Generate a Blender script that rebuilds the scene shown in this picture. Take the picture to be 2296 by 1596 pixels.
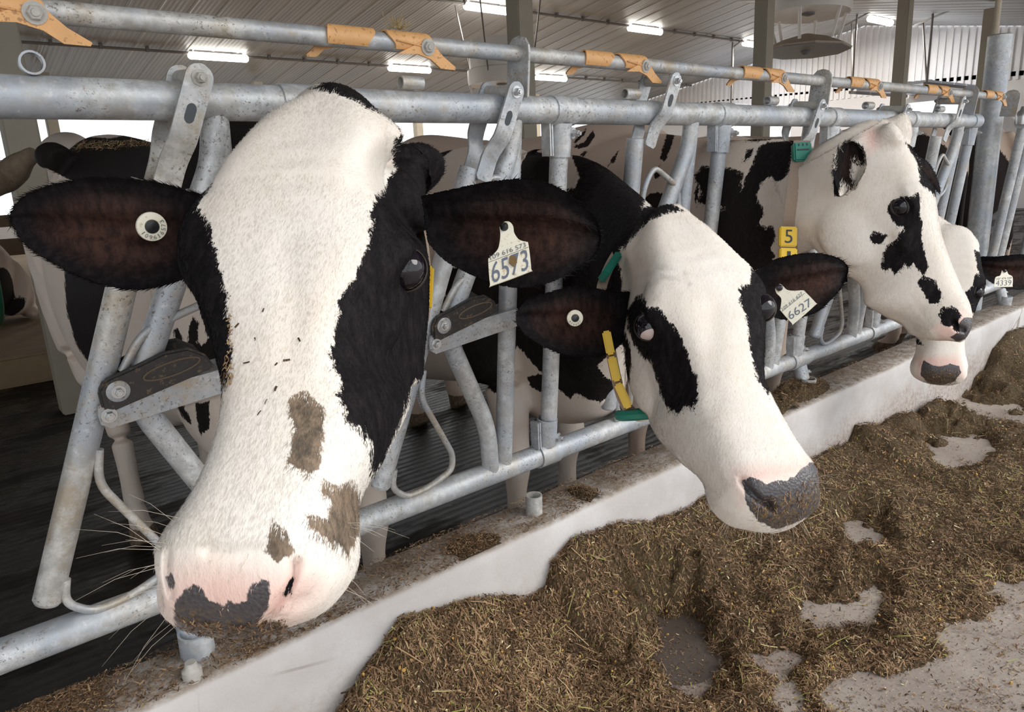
import bpy, bmesh, math, random
import numpy as np
from mathutils import Vector, Matrix
random.seed(7); RNG = np.random.default_rng(7)
for o in list(bpy.data.objects): bpy.data.objects.remove(o)
SC = bpy.context.scene; COL = SC.collection

# ------------------------------------------------------------------ camera, sky, light, exposure
FPX, IW, IH = 1600.0, 2296.0, 1596.0
TILT, YAW, ROLL, LEAN = 0.24782, 0.88672, -0.04801, 0.11003
CAMZ = 1.30
CAM = np.array([0.0, 0.0, CAMZ])
_fw = np.array([math.cos(YAW)*math.cos(TILT), math.sin(YAW)*math.cos(TILT), -math.sin(TILT)])
_r = np.cross(_fw, [0, 0, 1.0]); _r /= np.linalg.norm(_r); _u = np.cross(_r, _fw)
_c, _s = math.cos(ROLL), math.sin(ROLL)
CR = np.stack([_c*_r+_s*_u, -_s*_r+_c*_u, -_fw], 1)
cam = bpy.data.objects.new('camera', bpy.data.cameras.new('camera')); COL.objects.link(cam)
cam.data.sensor_width = 36.0; cam.data.lens = FPX/IW*36.0; cam.data.clip_start = 0.02; cam.data.clip_end = 300
m4 = Matrix.Identity(4)
for i in range(3):
    for j in range(3): m4[i][j] = CR[i, j]
    m4[i][3] = CAM[i]
cam.matrix_world = m4
SC.camera = cam

SC.view_settings.view_transform = 'Standard'; SC.view_settings.look = 'None'
SC.view_settings.gamma = 1.0; SC.view_settings.use_curve_mapping = False
SC.view_settings.exposure = 0.40
wd = bpy.data.worlds.new('overcast_sky'); SC.world = wd; wd.use_nodes = True
_nt = wd.node_tree; _bg = _nt.nodes['Background']
_bg.inputs['Color'].default_value = (0.93, 0.97, 1.0, 1); _bg.inputs['Strength'].default_value = 1.35
sun = bpy.data.objects.new('sun', bpy.data.lights.new('sun', 'SUN')); COL.objects.link(sun)
sun.data.energy = 1.7; sun.data.angle = 0.6; sun.data.color = (1.0, 0.96, 0.9)
sun.rotation_euler = (math.radians(52), 0, math.radians(38))

# ------------------------------------------------------------------ picture <-> place geometry
def ray(x, y): return CR @ np.array([(x-IW/2)/FPX, -(y-IH/2)/FPX, -1.0])
def at(x, y, d): return CAM + ray(x, y)*d                 # point at depth d
def on_z(x, y, z): r = ray(x, y); return CAM + r*((z-CAMZ)/r[2])
def on_y(x, y, Y): r = ray(x, y); return CAM + r*(Y/r[1])
def on_x(x, y, X): r = ray(x, y); return CAM + r*(X/r[0])
def project(P):
    q = (np.asarray(P, float)-CAM) @ CR
    d = -q[..., 2]; d = np.where(d < .05, .05, d)
    return IW/2+FPX*q[..., 0]/d, IH/2-FPX*q[..., 1]/d, d
NV = np.array([0, math.cos(LEAN), math.sin(LEAN)]); UV = np.array([0, -math.sin(LEAN), math.cos(LEAN)]); SF = 1.3
def F(X, U, N=0.0): return CAM + np.array([X, 0, 0]) + NV*(SF-N) + UV*U   # fence plane: along, up, towards the feed alley

# ------------------------------------------------------------------ scene helpers
def tag(o, label=None, cat=None, group=None, kind=None):
    if label: o['label'] = label
    if cat: o['category'] = cat
    if group: o['group'] = group
    if kind: o['kind'] = kind
    return o
def empty(name, loc, label, cat, group=None):
    o = bpy.data.objects.new(name, None); COL.objects.link(o); o.location = Vector(loc); o.empty_display_size = .05
    return tag(o, label, cat, group)
def child(o, parent):
    o.parent = parent
    w = Vector((0, 0, 0)); p = parent
    while p: w += p.location; p = p.parent
    o.matrix_parent_inverse = Matrix.Identity(4)
    return o
def base_of(parent):
    w = Vector((0, 0, 0))
    while parent: w += parent.location; parent = parent.parent
    return np.array(w)
class MB:
    """collects pieces in world coordinates and links them as one mesh"""
    def __init__(s): s.v = []; s.f = []; s.n = 0
    def add(s, v, f):
        v = np.asarray(v, float); s.v.append(v); s.f += [tuple(int(i)+s.n for i in q) for q in f]; s.n += len(v); return s
    def box(s, c, sz, rot=None):
        c = np.asarray(c, float); h = np.asarray(sz, float)/2
        v = np.array([[x, y, z] for x in (-1, 1) for y in (-1, 1) for z in (-1, 1)])*h
        if rot is not None: v = v @ np.asarray(rot).T
        return s.add(v+c, [(0, 1, 3, 2), (4, 6, 7, 5), (0, 4, 5, 1), (2, 3, 7, 6), (0, 2, 6, 4), (1, 5, 7, 3)])
    def tube(s, pts, r, n=12, caps=True, flat=None):
        P = np.asarray(pts, float); k = len(P)
        rr = np.full(k, r) if np.isscalar(r) else np.asarray(r, float)
        T = np.gradient(P, axis=0) if k > 2 else np.repeat((P[1]-P[0])[None], k, 0)
        T /= np.linalg.norm(T, axis=1)[:, None]
        ref = np.array([0, 0, 1.0]) if abs(T[0][2]) < .9 else np.array([0, 1.0, 0])
        X = np.cross(T[0], ref); X /= np.linalg.norm(X)
        V = []
        for i in range(k):
            X = X-T[i]*(X@T[i]); X /= np.linalg.norm(X); Y = np.cross(T[i], X)
            a = np.arange(n)*2*math.pi/n
            V.append(P[i]+rr[i]*(np.cos(a)[:, None]*X+np.sin(a)[:, None]*Y))
        f = [(i*n+j, i*n+(j+1) % n, (i+1)*n+(j+1) % n, (i+1)*n+j) for i in range(k-1) for j in range(n)]
        if caps: f += [tuple(range(n))[::-1], tuple((k-1)*n+j for j in range(n))]
        return s.add(np.concatenate(V), f)
    def pipe(s, a, b, ro, ri, n=16):
        a = np.asarray(a, float); b = np.asarray(b, float); t = (b-a)/np.linalg.norm(b-a)
        ref = np.array([0, 0, 1.0]) if abs(t[2]) < .9 else np.array([0, 1.0, 0])
        X = np.cross(t, ref); X /= np.linalg.norm(X); Y = np.cross(t, X); an = np.arange(n)*2*math.pi/n
        c = np.cos(an)[:, None]*X+np.sin(an)[:, None]*Y
        V = np.concatenate([a+c*ro, b+c*ro, b+c*ri, a+c*ri]); f = []
        for k in range(4):
            for j in range(n): f.append((k*n+j, k*n+(j+1) % n, ((k+1) % 4)*n+(j+1) % n, ((k+1) % 4)*n+j))
        return s.add(V, f)
    def prism(s, poly, off):
        P = np.asarray(poly, float); n = len(P); off = np.asarray(off, float)
        return s.add(np.concatenate([P-off/2, P+off/2]), [tuple(range(n))[::-1], tuple(range(n, 2*n))]+[(i, (i+1) % n, n+(i+1) % n, n+i) for i in range(n)])
    def lathe(s, c, axis, prof, n=20):
        c = np.asarray(c, float); t = np.asarray(axis, float); t = t/np.linalg.norm(t)
        ref = np.array([0, 0, 1.0]) if abs(t[2]) < .9 else np.array([0, 1.0, 0])
        X = np.cross(t, ref); X /= np.linalg.norm(X); Y = np.cross(t, X); a = np.arange(n)*2*math.pi/n
        cc = np.cos(a)[:, None]*X+np.sin(a)[:, None]*Y
        V = np.concatenate([c+t*h+cc*max(r, 1e-4) for r, h in prof]); k = len(prof)
        f = [(i*n+j, i*n+(j+1) % n, (i+1)*n+(j+1) % n, (i+1)*n+j) for i in range(k-1) for j in range(n)]
        return s.add(V, f+[tuple(range(n))[::-1], tuple((k-1)*n+j for j in range(n))])
    def build(s, name, mat, parent=None, smooth=True, bevel=0, angle=40):
        b = base_of(parent) if parent is not None else np.zeros(3)
        me = bpy.data.meshes.new(name); me.from_pydata((np.concatenate(s.v)-b).tolist(), [], s.f)
        bm = bmesh.new(); bm.from_mesh(me); bmesh.ops.recalc_face_normals(bm, faces=bm.faces)
        if bevel:
            bmesh.ops.bevel(bm, geom=[e for e in bm.edges if len(e.link_faces) == 2 and e.calc_face_angle() > .6], offset=bevel, segments=2, affect='EDGES', clamp_overlap=True)
        bm.to_mesh(me); bm.free()
        if smooth:
            me.shade_smooth()
            try: me.set_sharp_from_angle(angle=math.radians(angle))
            except Exception: pass
        me.materials.append(mat)
        o = bpy.data.objects.new(name, me); COL.objects.link(o)
        if parent is not None: o.parent = parent
        return o
def smooth_path(P, n=6, closed=False):
    P = np.asarray(P, float); out = []
    k = len(P)
    for i in range(k-1):
        p0 = P[max(i-1, 0)]; p1 = P[i]; p2 = P[i+1]; p3 = P[min(i+2, k-1)]
        for t in np.linspace(0, 1, n, endpoint=False):
            out.append(.5*((2*p1)+(-p0+p2)*t+(2*p0-5*p1+4*p2-p3)*t*t+(-p0+3*p1-3*p2+p3)*t**3))
    out.append(P[-1]); return np.array(out)
def round_path(P, r=.03, n=5):
    """polyline with rounded corners"""
    P = [np.asarray(p, float) for p in P]; out = [P[0]]
    for i in range(1, len(P)-1):
        a, b, c = P[i-1], P[i], P[i+1]; u = a-b; v = c-b; lu = np.linalg.norm(u); lv = np.linalg.norm(v)
        d = min(r, lu*.45, lv*.45); s0 = b+u/lu*d; s1 = b+v/lv*d
        for t in np.linspace(0, 1, n+1): out.append((1-t)**2*s0+2*t*(1-t)*b+t*t*s1)
    out.append(P[-1]); return np.array(out)

# ------------------------------------------------------------------ materials
def mat(name, base, rough=.5, metal=0.0, spec=None):
    m = bpy.data.materials.new(name); m.use_nodes = True; b = m.node_tree.nodes['Principled BSDF']
    b.inputs['Base Color'].default_value = (*base, 1); b.inputs['Roughness'].default_value = rough; b.inputs['Metallic'].default_value = metal
    if spec is not None: b.inputs['Specular IOR Level'].default_value = spec
    return m
class NT:
    """small node-tree writer"""
    def __init__(s, m): s.m = m; s.t = m.node_tree; s.b = s.t.nodes['Principled BSDF']; s.co = s.t.nodes.new('ShaderNodeTexCoord').outputs['Object']
    def link(s, a, b): s.t.links.new(a, b)
    def _in(s, sock, v):
        if v is None: return
        if isinstance(v, bpy.types.NodeSocket): s.link(v, sock)
        elif isinstance(v, tuple) and len(v) == 3 and sock.type == 'RGBA': sock.default_value = (*v, 1)
        else: sock.default_value = v
    def mapping(s, scale=(1, 1, 1), rot=(0, 0, 0), co=None):
        n = s.t.nodes.new('ShaderNodeMapping'); s.link(co or s.co, n.inputs[0]); n.inputs['Scale'].default_value = scale; n.inputs['Rotation'].default_value = rot; return n.outputs[0]
    def noise(s, scale=5, detail=4, rough=.55, co=None, dist=0):
        n = s.t.nodes.new('ShaderNodeTexNoise'); s.link(co or s.co, n.inputs['Vector']); n.inputs['Scale'].default_value = scale; n.inputs['Detail'].default_value = detail; n.inputs['Roughness'].default_value = rough; n.inputs['Distortion'].default_value = dist; return n.outputs['Fac']
    def voro(s, scale=5, co=None, feat='F1'):
        n = s.t.nodes.new('ShaderNodeTexVoronoi'); n.feature = feat; s.link(co or s.co, n.inputs['Vector']); n.inputs['Scale'].default_value = scale; return n
    def ramp(s, fac, *stops):
        n = s.t.nodes.new('ShaderNodeValToRGB'); s.link(fac, n.inputs[0]); e = n.color_ramp.elements
        while len(e) < len(stops): e.new(.5)
        for i, (p, c) in enumerate(stops):
            e[i].position = p; e[i].color = (*c, 1) if isinstance(c, tuple) else (c, c, c, 1)
        return n.outputs['Color']
    def mix(s, fac, a, b, mode='MIX'):
        n = s.t.nodes.new('ShaderNodeMix'); n.data_type = 'RGBA'; n.blend_type = mode
        s._in(n.inputs[0], fac); s._in(n.inputs[6], a); s._in(n.inputs[7], b); return n.outputs[2]
    def math(s, op, a, b=None, c=None):
        n = s.t.nodes.new('ShaderNodeMath'); n.operation = op; s._in(n.inputs[0], a); s._in(n.inputs[1], b); s._in(n.inputs[2], c); return n.outputs[0]
    def attr(s, name):
        n = s.t.nodes.new('ShaderNodeAttribute'); n.attribute_name = name; return n
    def normal_z(s):
        g = s.t.nodes.new('ShaderNodeNewGeometry'); n = s.t.nodes.new('ShaderNodeSeparateXYZ'); s.link(g.outputs['Normal'], n.inputs[0]); return n.outputs['Z']
    def step(s, v, lo, hi):
        n = s.t.nodes.new('ShaderNodeMapRange'); n.interpolation_type = 'SMOOTHSTEP'; s._in(n.inputs[0], v); n.inputs[1].default_value = lo; n.inputs[2].default_value = hi; return n.outputs[0]
    def bump(s, h, strength=.3, dist=.01):
        n = s.t.nodes.new('ShaderNodeBump'); n.inputs['Strength'].default_value = strength; n.inputs['Distance'].default_value = dist; s.link(h, n.inputs['Height']); s.link(n.outputs[0], s.b.inputs['Normal'])
    def color(s, c): s._in(s.b.inputs['Base Color'], c)
    def rough(s, c): s._in(s.b.inputs['Roughness'], c)

def galvanised(name, dirt=.5, tone=(.56, .575, .59)):
    m = mat(name, tone, .48, .35); t = NT(m)
    sp = t.noise(38, 4, .7); big = t.noise(5, 3)
    c = t.mix(t.step(sp, .35, .7), tuple(v*.80 for v in tone), tuple(min(1, v*1.22) for v in tone))
    c = t.mix(t.math('MULTIPLY', t.step(big, .40, .62), .8), c, (.36, .40, .46)); c = t.mix(t.math('MULTIPLY', t.step(t.noise(60, 4, .75), .55, .7), .5), c, (.72, .72, .72))
    du = t.math('MULTIPLY', t.step(t.noise(14, 6, .8), .46, .66), dirt)
    c = t.mix(du, c, (.40, .34, .26))
    spk = t.math('MULTIPLY', t.step(t.noise(150, 3, .8), .57, .64), t.step(t.noise(9, 3), .38, .62))
    c = t.mix(t.math('MULTIPLY', spk, .8), c, (.13, .095, .06))
    t.color(c); t.rough(t.ramp(sp, (.3, .38), (.7, .62))); t.bump(sp, .12, .004); return m
M_GALV = galvanised('galvanised_steel', .45)
M_GALVD = galvanised('dusty_galvanised_steel', .95, (.52, .51, .49))
M_ZINC = mat('bolt_zinc', (.6, .61, .62), .32, .8)
def simple(name, base, rough, var=.25, scale=20, metal=0, spots=None):
    m = mat(name, base, rough, metal); t = NT(m); n = t.noise(scale, 5, .65)
    c = t.mix(n, tuple(v*(1-var) for v in base), tuple(min(1, v*(1+var)) for v in base))
    if spots: c = t.mix(t.math('MULTIPLY', t.step(t.noise(scale*4, 3, .7), .56, .66), .7), c, spots)
    t.color(c); t.bump(n, .15, .005); return m
M_ORANGE = simple('orange_plastic', (.68, .37, .15), .5, .22, 30, 0, (.25, .12, .05))
M_BLACKPL = simple('black_plastic', (.028, .026, .026), .5, .5, 25, 0, (.16, .11, .06))
M_BOLTDK = simple('dirty_bolt', (.42, .40, .37), .6, .4, 90)
M_GREENPL = simple('green_plastic', (.015, .22, .16), .45, .15, 20)
M_YELLOW = simple('yellow_plastic', (.86, .56, .02), .4, .1, 20)
M_STRAP = simple('tan_webbing', (.38, .295, .235), .9, .12, 200)
M_TAG = simple('cream_tag_plastic', (.76, .72, .60), .42, .08, 40, 0, (.5, .38, .22))
M_INK = mat('tag_ink', (.14, .15, .17), .6)
M_INKBLUE = mat('marker_ink', (.13, .15, .20), .6)
M_DARK = mat('black_rubber', (.012, .012, .014), .35)
# ------------------------------------------------------------------ large structure
def struct(name, mb, m, **k): return tag(mb.build(name, m, **k), kind='structure')
def plane_mesh(x0, x1, y0, y1, z): return MB().add([(x0, y0, z), (x1, y0, z), (x1, y1, z), (x0, y1, z)], [(0, 1, 2, 3)])
FEEDZ, KTOP, KY0, KY1 = 0.08, 0.42, 1.255, 1.425
def ceil_z(Y): return CAMZ+(4.72-.148*Y if Y > 9.4 else 1.69+.174*Y)
XE, YW = 20.0, 18.0
# floors
m = mat('wet_grooved_concrete', (.03, .022, .017), .45); t = NT(m)
st = t.noise(1.0, 8, .75, t.mapping((9, 60, 1))); bl = t.noise(2.2, 6, .7); gv = t.t.nodes.new('ShaderNodeTexWave'); gv.bands_direction = 'Y'; gv.inputs['Scale'].default_value = 7; gv.inputs['Distortion'].default_value = 1.5; gv.inputs['Detail'].default_value = 3; t.link(t.co, gv.inputs['Vector'])
c = t.mix(t.step(st, .35, .7), (.010, .0075, .006), (.036, .025, .018)); c = t.mix(t.step(bl, .5, .75), c, (.055, .038, .025)); c = t.mix(t.math('MULTIPLY', t.step(gv.outputs['Fac'], .35, .1), .6), c, (.006, .005, .004))
t.color(c); t.rough(t.mix(t.step(t.noise(.9, 5, .7, t.mapping((1, 3, 1))), .45, .6), (.22, .22, .22), (.72, .72, .72))); t.bump(t.math('ADD', st, t.math('MULTIPLY', gv.outputs['Fac'], .5)), .9, .012); t.b.inputs['Specular IOR Level'].default_value = .25
struct('floor', plane_mesh(-14, XE, KY1-.01, YW+6, 0.0), m)
m = mat('feed_alley_concrete', (.42, .36, .32), .7); t = NT(m)
n1 = t.noise(3, 5, .65); n2 = t.noise(90, 4, .7)
c = t.mix(t.step(n1, .35, .7), (.27, .225, .20), (.40, .345, .305)); c = t.mix(t.math('MULTIPLY', t.step(n2, .55, .68), .55), c, (.20, .15, .11)); c = t.mix(t.math('MULTIPLY', t.step(t.noise(160, 2), .62, .7), .6), c, (.62, .5, .3))
t.color(c); t.bump(n2, .25, .004)
struct('floor_feed_alley', plane_mesh(-14, XE, -12, KY0+.01, FEEDZ), m)
# kerb under the headlocks
m = mat('whitewashed_concrete', (.66, .63, .62), .75); t = NT(m)
n1 = t.noise(4, 5, .6); n2 = t.noise(140, 3, .7); sep = t.t.nodes.new('ShaderNodeSeparateXYZ'); t.link(t.co, sep.inputs[0])
c = t.mix(t.step(n1, .35, .7), (.50, .465, .45), (.61, .59, .585)); c = t.mix(t.math('MULTIPLY', t.step(n2, .54, .66), .22), c, (.5, .44, .4))
low = t.step(t.math('ADD', sep.outputs['Z'], t.math('MULTIPLY', t.noise(5, 5, .7), .22)), .44, .30)
c = t.mix(t.math('MULTIPLY', low, t.math('ADD', .25, t.math('MULTIPLY', t.step(t.noise(60, 5, .8), .4, .62), .6))), c, (.30, .225, .18))
top = t.step(t.normal_z(), .6, .9)
c = t.mix(t.math('MULTIPLY', top, t.math('ADD', .35, t.math('MULTIPLY', t.step(t.noise(22, 6, .8), .38, .58), .6))), c, (.26, .205, .155))
cr = t.voro(1.1, t.mapping((1, .2, .4)), 'DISTANCE_TO_EDGE')
c = t.mix(t.math('MULTIPLY', t.step(cr.outputs['Distance'], .0022, .0008), t.step(t.noise(1.3, 2), .55, .6)), c, (.3, .26, .23))
t.color(c); t.bump(n2, .3, .004)
k = MB(); xs = np.linspace(-2.5, 12, 400); rr = np.random.default_rng(3)
prof = [(KY0, .0), (KY0, .36), (KY0+.002, .398), (KY0+.01, .414), (KY0+.03, KTOP), (KY1-.02, KTOP), (KY1, KTOP-.02), (KY1, 0)]
V = []
wob = np.convolve(rr.normal(0, 1, 420), np.ones(12)/12, 'same')
for i, x in enumerate(xs):
    for j, (y, z) in enumerate(prof): V.append((x, y+wob[i]*.004*(1 if 1 < j < 5 else .4), z+wob[(i*3) % 400]*.004*(j in (3, 4, 5))))
q = len(prof)
k.add(V, [(i*q+j, (i+1)*q+j, (i+1)*q+j+1, i*q+j+1) for i in range(len(xs)-1) for j in range(q-1)])
struct('curb', k, m, angle=60)
# roof underside with raised ribs, gable wall, far wall, posts
m_ceil = mat('grey_ceiling_sheet', (.33, .325, .32), .36, .25); t = NT(m_ceil)
wv = t.t.nodes.new('ShaderNodeTexWave'); wv.bands_direction = 'X'; wv.inputs['Scale'].default_value = 4.2; t.link(t.co, wv.inputs['Vector'])
sm = t.noise(.6, 4, .6, t.mapping((6, .5, .5)))
t.color(t.mix(t.step(sm, .3, .75), (.30, .295, .29), (.42, .415, .41))); t.rough(t.mix(sm, (.36, .36, .36), (.55, .55, .55))); t.bump(wv.outputs['Fac'], .22, .012)
ys = [-0.6, 9.4, YW+.3]; X0 = -14.0
g = MB()
for a, b in ((ys[0], ys[1]), (ys[1], ys[2])):
    za, zb = ceil_z(a), ceil_z(b) if b != 9.4 else ceil_z(9.4)
    if a == 9.4: za = CAMZ+4.72-.148*9.4
    g.add([(X0, a, za), (XE, a, za), (XE, b, zb), (X0, b, zb)], [(0, 1, 2, 3)])
    for x in np.arange(X0+.2, XE, .46):
        g.add([(x-.035, a, za), (x-.018, a, za-.008), (x+.018, a, za-.008), (x+.035, a, za), (x-.035, b, zb), (x-.018, b, zb-.008), (x+.018, b, zb-.008), (x+.035, b, zb)], [(0, 1, 5, 4), (1, 2, 6, 5), (2, 3, 7, 6)])
struct('ceiling', g, m_ceil, smooth=False)
m_wall = simple('pale_grey_sheet', (.80, .785, .79), .6, .06, 3)
m_plain = simple('plain_grey_panel', (.72, .70, .705), .65, .06, 2)
ZS = CAMZ+1.58                                             # above this line the gable is ribbed sheet
d1 = on_x(2036, 222, XE); d1b = on_x(2192, 222, XE); d2 = on_x(1640, 240, XE); d2b = on_x(1775, 240, XE)
Z1 = CAMZ+1.30; Z2 = CAMZ+1.30
openings = [(d1b[1], d1[1], Z1), (d2b[1], d2[1], Z2)]
g = MB(); yl = -1.6
for (a, b, z) in sorted(openings):
    g.box((XE+.05, (yl+a)/2, ZS/2), (.1, a-yl, ZS)); g.box((XE+.05, (a+b)/2, (z+ZS)/2), (.1, b-a, ZS-z)); yl = b
g.box((XE+.05, (yl+YW)/2, ZS/2), (.1, YW-yl, ZS))
struct('wall_end', g, m_plain, smooth=False)
g = MB()
P = [(XE+.05, -1.6, ZS), (XE+.05, YW, ZS), (XE+.05, YW, max(ZS+.02, ceil_z(YW))), (XE+.05, 9.4, CAMZ+4.72-.148*9.4), (XE+.05, -1.6, ceil_z(-1.6))]
g.prism(P, (.06, 0, 0))
for y in np.arange(-1.5, YW-.1, .16):
    zt = (ceil_z(y) if y < 9.4 else CAMZ+4.72-.148*y)
    if zt-ZS > .05: g.box((XE, y, (zt+ZS)/2), (.05, .055, zt-ZS))
struct('wall_end_gable', g, m_wall, smooth=False)
g = MB(); g.box((3, YW+.05, .45), (34, .12, .9)); g.box((3, YW+.05, 3.30), (34, .1, .5))
struct('wall_back', g, m_wall, smooth=False)
g = MB(); g.box((-13.95, 8.2, 1.6), (.1, 19.6, 3.2)); struct('wall_left', g, m_plain, smooth=False)
# barn posts
m_post = simple('painted_post', (.38, .34, .27), .7, .15, 4)
def post(px, py, Y, w, label):
    p = on_y(px, py, Y); zt = (ceil_z(Y) if Y < 9.4 else CAMZ+4.72-.148*Y)-.10
    o = MB().box((p[0], Y, zt/2), (w, w, zt)).build('barn_post', m_post, smooth=False, bevel=.008)
    return tag(o, label, 'post', 'barn posts')
for px, py, lb in ((2, 90, 'wide pale barn post at the far left edge above the top rail'), (1165, 40, 'tall barn post behind the rail bracket, nearest the middle of the photo'), (1711, 120, 'tall barn post just left of the hanging white fan'), (2022, 120, 'tall barn post right of the hanging white fan'), (2214, 90, 'tall barn post behind the round steel pipe post at far right')):
    post(px, py, 5.07, .17, lb)
for px, py, lb in ((98, 180, 'slim dark post at far back wall, leftmost of its row'), (570, 140, 'slim dark post at far back wall right of the left ceiling tube'), (928, 160, 'slim dark post crossing the second ceiling tube'), (1197, 160, 'slim far post just right of the near middle post'), (1407, 180, 'slim far post under the third orange latch pair, rightmost of its row')):
    post(px, py, 16.2, .19, lb)
# cables under the roof and tube lamps
m_lamp = mat('lamp_glow', (1, 1, 1), .4); b = m_lamp.node_tree.nodes['Principled BSDF']; b.inputs['Emission Color'].default_value = (1, .96, .88, 1); b.inputs['Emission Strength'].default_value = 6
m_cond = mat('conduit_grey', (.2, .18, .17), .6)
for Y, nm in ((14.75, 'trim_1'), (11.15, 'trim_2')):
    z = CAMZ+4.72-.148*Y-.05
    g = MB().tube([(-10, Y, z), (XE-.1, Y, z)], .025, 8)
    for x in np.arange(-9.6, XE, .75): g.box((x, Y, z+.01), (.05, .07, .08))
    struct(nm, g, m_cond)
for (px, py, Y, lb) in ((490, 124, 14.75, 'long white ceiling tube lamp above the big cow, leftmost of the lamps'), (918, 144, 14.75, 'white ceiling tube lamp split by a slim post'), (1235, 160, 14.75, 'white ceiling tube lamp right of the middle post, lowest of the row'),
                        (1096, 8, 11.15, 'white ceiling tube lamp at the top edge left of the middle post'), (1447, 55, 11.15, 'white ceiling tube lamp right of the middle post near the top'), (1695, 90, 11.15, 'white ceiling tube lamp half hidden by the post beside the fan'), (1975, 37, 8.0, 'white ceiling tube lamp right of the hanging white fan')):
    p = on_y(px, py, Y); zc = (ceil_z(Y) if Y < 9.4 else CAMZ+4.72-.148*Y)
    e = empty('ceiling_lamp', (p[0], Y, zc), lb, 'lamp', 'ceiling tube lamps')
    x = np.array([-.55, -.50, .50, .55]); zl = min(p[2], zc-.09)
    MB().tube([(p[0]-.56, Y, zl), (p[0]-.53, Y, zl), (p[0]+.53, Y, zl), (p[0]+.56, Y, zl)], [.045, .07, .07, .045], 12).build('diffuser', m_lamp, e)
    lg = bpy.data.objects.new('lamp_light', bpy.data.lights.new('lamp_light', 'AREA')); COL.objects.link(lg); lg.data.shape = 'RECTANGLE'; lg.data.size = 1.05; lg.data.size_y = .1; lg.data.energy = 75; lg.data.color = (1, .96, .9); lg.location = (0, 0, zl-.075-zc); lg.parent = e
    MB().box((p[0], Y, (zl+.05+zc)/2), (.9, .05, max(.02, zc-zl-.05))).build('housing', m_cond, e, smooth=False)
# overhead doors rolled up flat under the roof of the gable end
m_door = simple('translucent_door', (.62, .68, .78), .4, .08, 5)
for (a, b, z), lb in zip(openings, ('raised overhead door panel hanging right of the fan, under triangular hangers', 'raised overhead door panel behind the third barn post')):
    e = empty('overhead_door', (XE-.1, (a+b)/2, z), lb, 'door')
    for i in range(4):
        x = XE-.35-i*.72; MB().box((x, (a+b)/2, z+.22), (.68, b-a-.06, .06)).build('panel', m_door, e, smooth=False)
    for y in (a, b): MB().box((XE-1.6, y, z+.16), (3.0, .05, .06)).build('track', m_cond, e, smooth=False)
    for y in (a, b):
        zc = ceil_z(y) if y < 9.4 else CAMZ+4.72-.148*y
        h = MB().tube([(XE-3.0, y, z+.18), (XE-3.0, y, zc-.02)], .022, 6).tube([(XE-3.0, y, z+.18), (XE-2.2, y+.5, min(zc, ceil_z(min(y+.5, 9.3)))-.02)], .02, 6).tube([(XE-3.2, y-.4, zc-.05), (XE-2.1, y+.7, zc-.05)], .02, 6)
        h.build('hanger', m_cond, e)
# hanging fans
m_fan = simple('fan_shell', (.86, .82, .78), .5, .08, 6); m_fand = simple('dusty_fan_cone', (.45, .37, .30), .7, .15, 12); m_fanu = simple('grey_cone_underside', (.20, .20, .20), .5, .2, 4)
def fan(px, py, d, R, label, tilt, text):
    p = at(px, py, d)                                       # centre of the lower rim of the shell
    ax = np.array([tilt, 0, 1.0]); ax /= np.linalg.norm(ax)
    e = empty('ceiling_fan', p, label, 'fan', 'hanging barn fans')
    MB().lathe(p, ax, [(R*.93, .02), (R, 0), (R*1.02, R*.10), (R*1.02, R*.42), (R*.95, R*.46), (R*.95, R*1.0), (R*.9, R*1.25), (R*.3, R*1.3), (R*.3, R*1.2), (R*.86, R*1.15), (R*.9, R*.4)], 40).build('shell', m_fan, e, angle=30)
    dz = -R*.86
    MB().lathe(p, ax, [(R*1.08, dz), (R*1.10, dz+.02), (R*.6, dz+R*.26), (R*.1, dz+R*.40)], 9).build('deflector', m_fand, e, angle=25)
    MB().lathe(p, ax, [(R*1.07, dz-.01), (R*1.07, dz), (R*.2, dz+.02), (R*.05, dz-R*.10)], 9).build('deflector_base', m_fanu, e, angle=15)
    for i in range(6):
        a = i*math.pi/3+.3; dr = np.array([math.cos(a), math.sin(a), 0])
        MB().tube([p+dr*R*.97+ax*.03, p+dr*R*.78+ax*(dz+R*.2)], .022, 6).build('strut', m_fan, e)
    for i in range(4):
        a = i*math.pi/2+.5; dr = np.array([math.cos(a), math.sin(a), 0]); q = p+dr*R*.9+ax*R*1.0
        zc = (ceil_z(q[1]) if q[1] < 9.4 else CAMZ+4.72-.148*q[1]); MB().tube([p+dr*R*1.0+ax*R*.3, (q[0]+dr[0]*.3, q[1]+dr[1]*.3, max(zc-.02, q[2]))], .014, 6).build('hanging_wire', m_cond, e)
    hub = MB().lathe(p, ax, [(.02, -.02), (R*.16, 0), (R*.16, R*.25), (.02, R*.3)], 14)
    for i in range(6):
        a = i*math.pi/3; dr = np.array([math.cos(a), math.sin(a), 0]); tn = np.array([-dr[1], dr[0], 0])
        hub.add([p+dr*R*.12+tn*.05+ax*.10, p+dr*R*.12-tn*.05+ax*.16, p+dr*R*.9-tn*.09+ax*.14, p+dr*R*.9+tn*.09+ax*.08], [(0, 1, 2, 3)])
    hub.build('rotor', m_fanu, e)
    return e, p, ax
FAN1 = fan(1812, 33, 9.6, .53, 'large white hanging barn fan with cone deflector at the top right', .05, True)
FAN2 = fan(1125, 190, 13.0, .60, 'white hanging barn fan half hidden behind the top rail bracket', 0, False)
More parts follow.
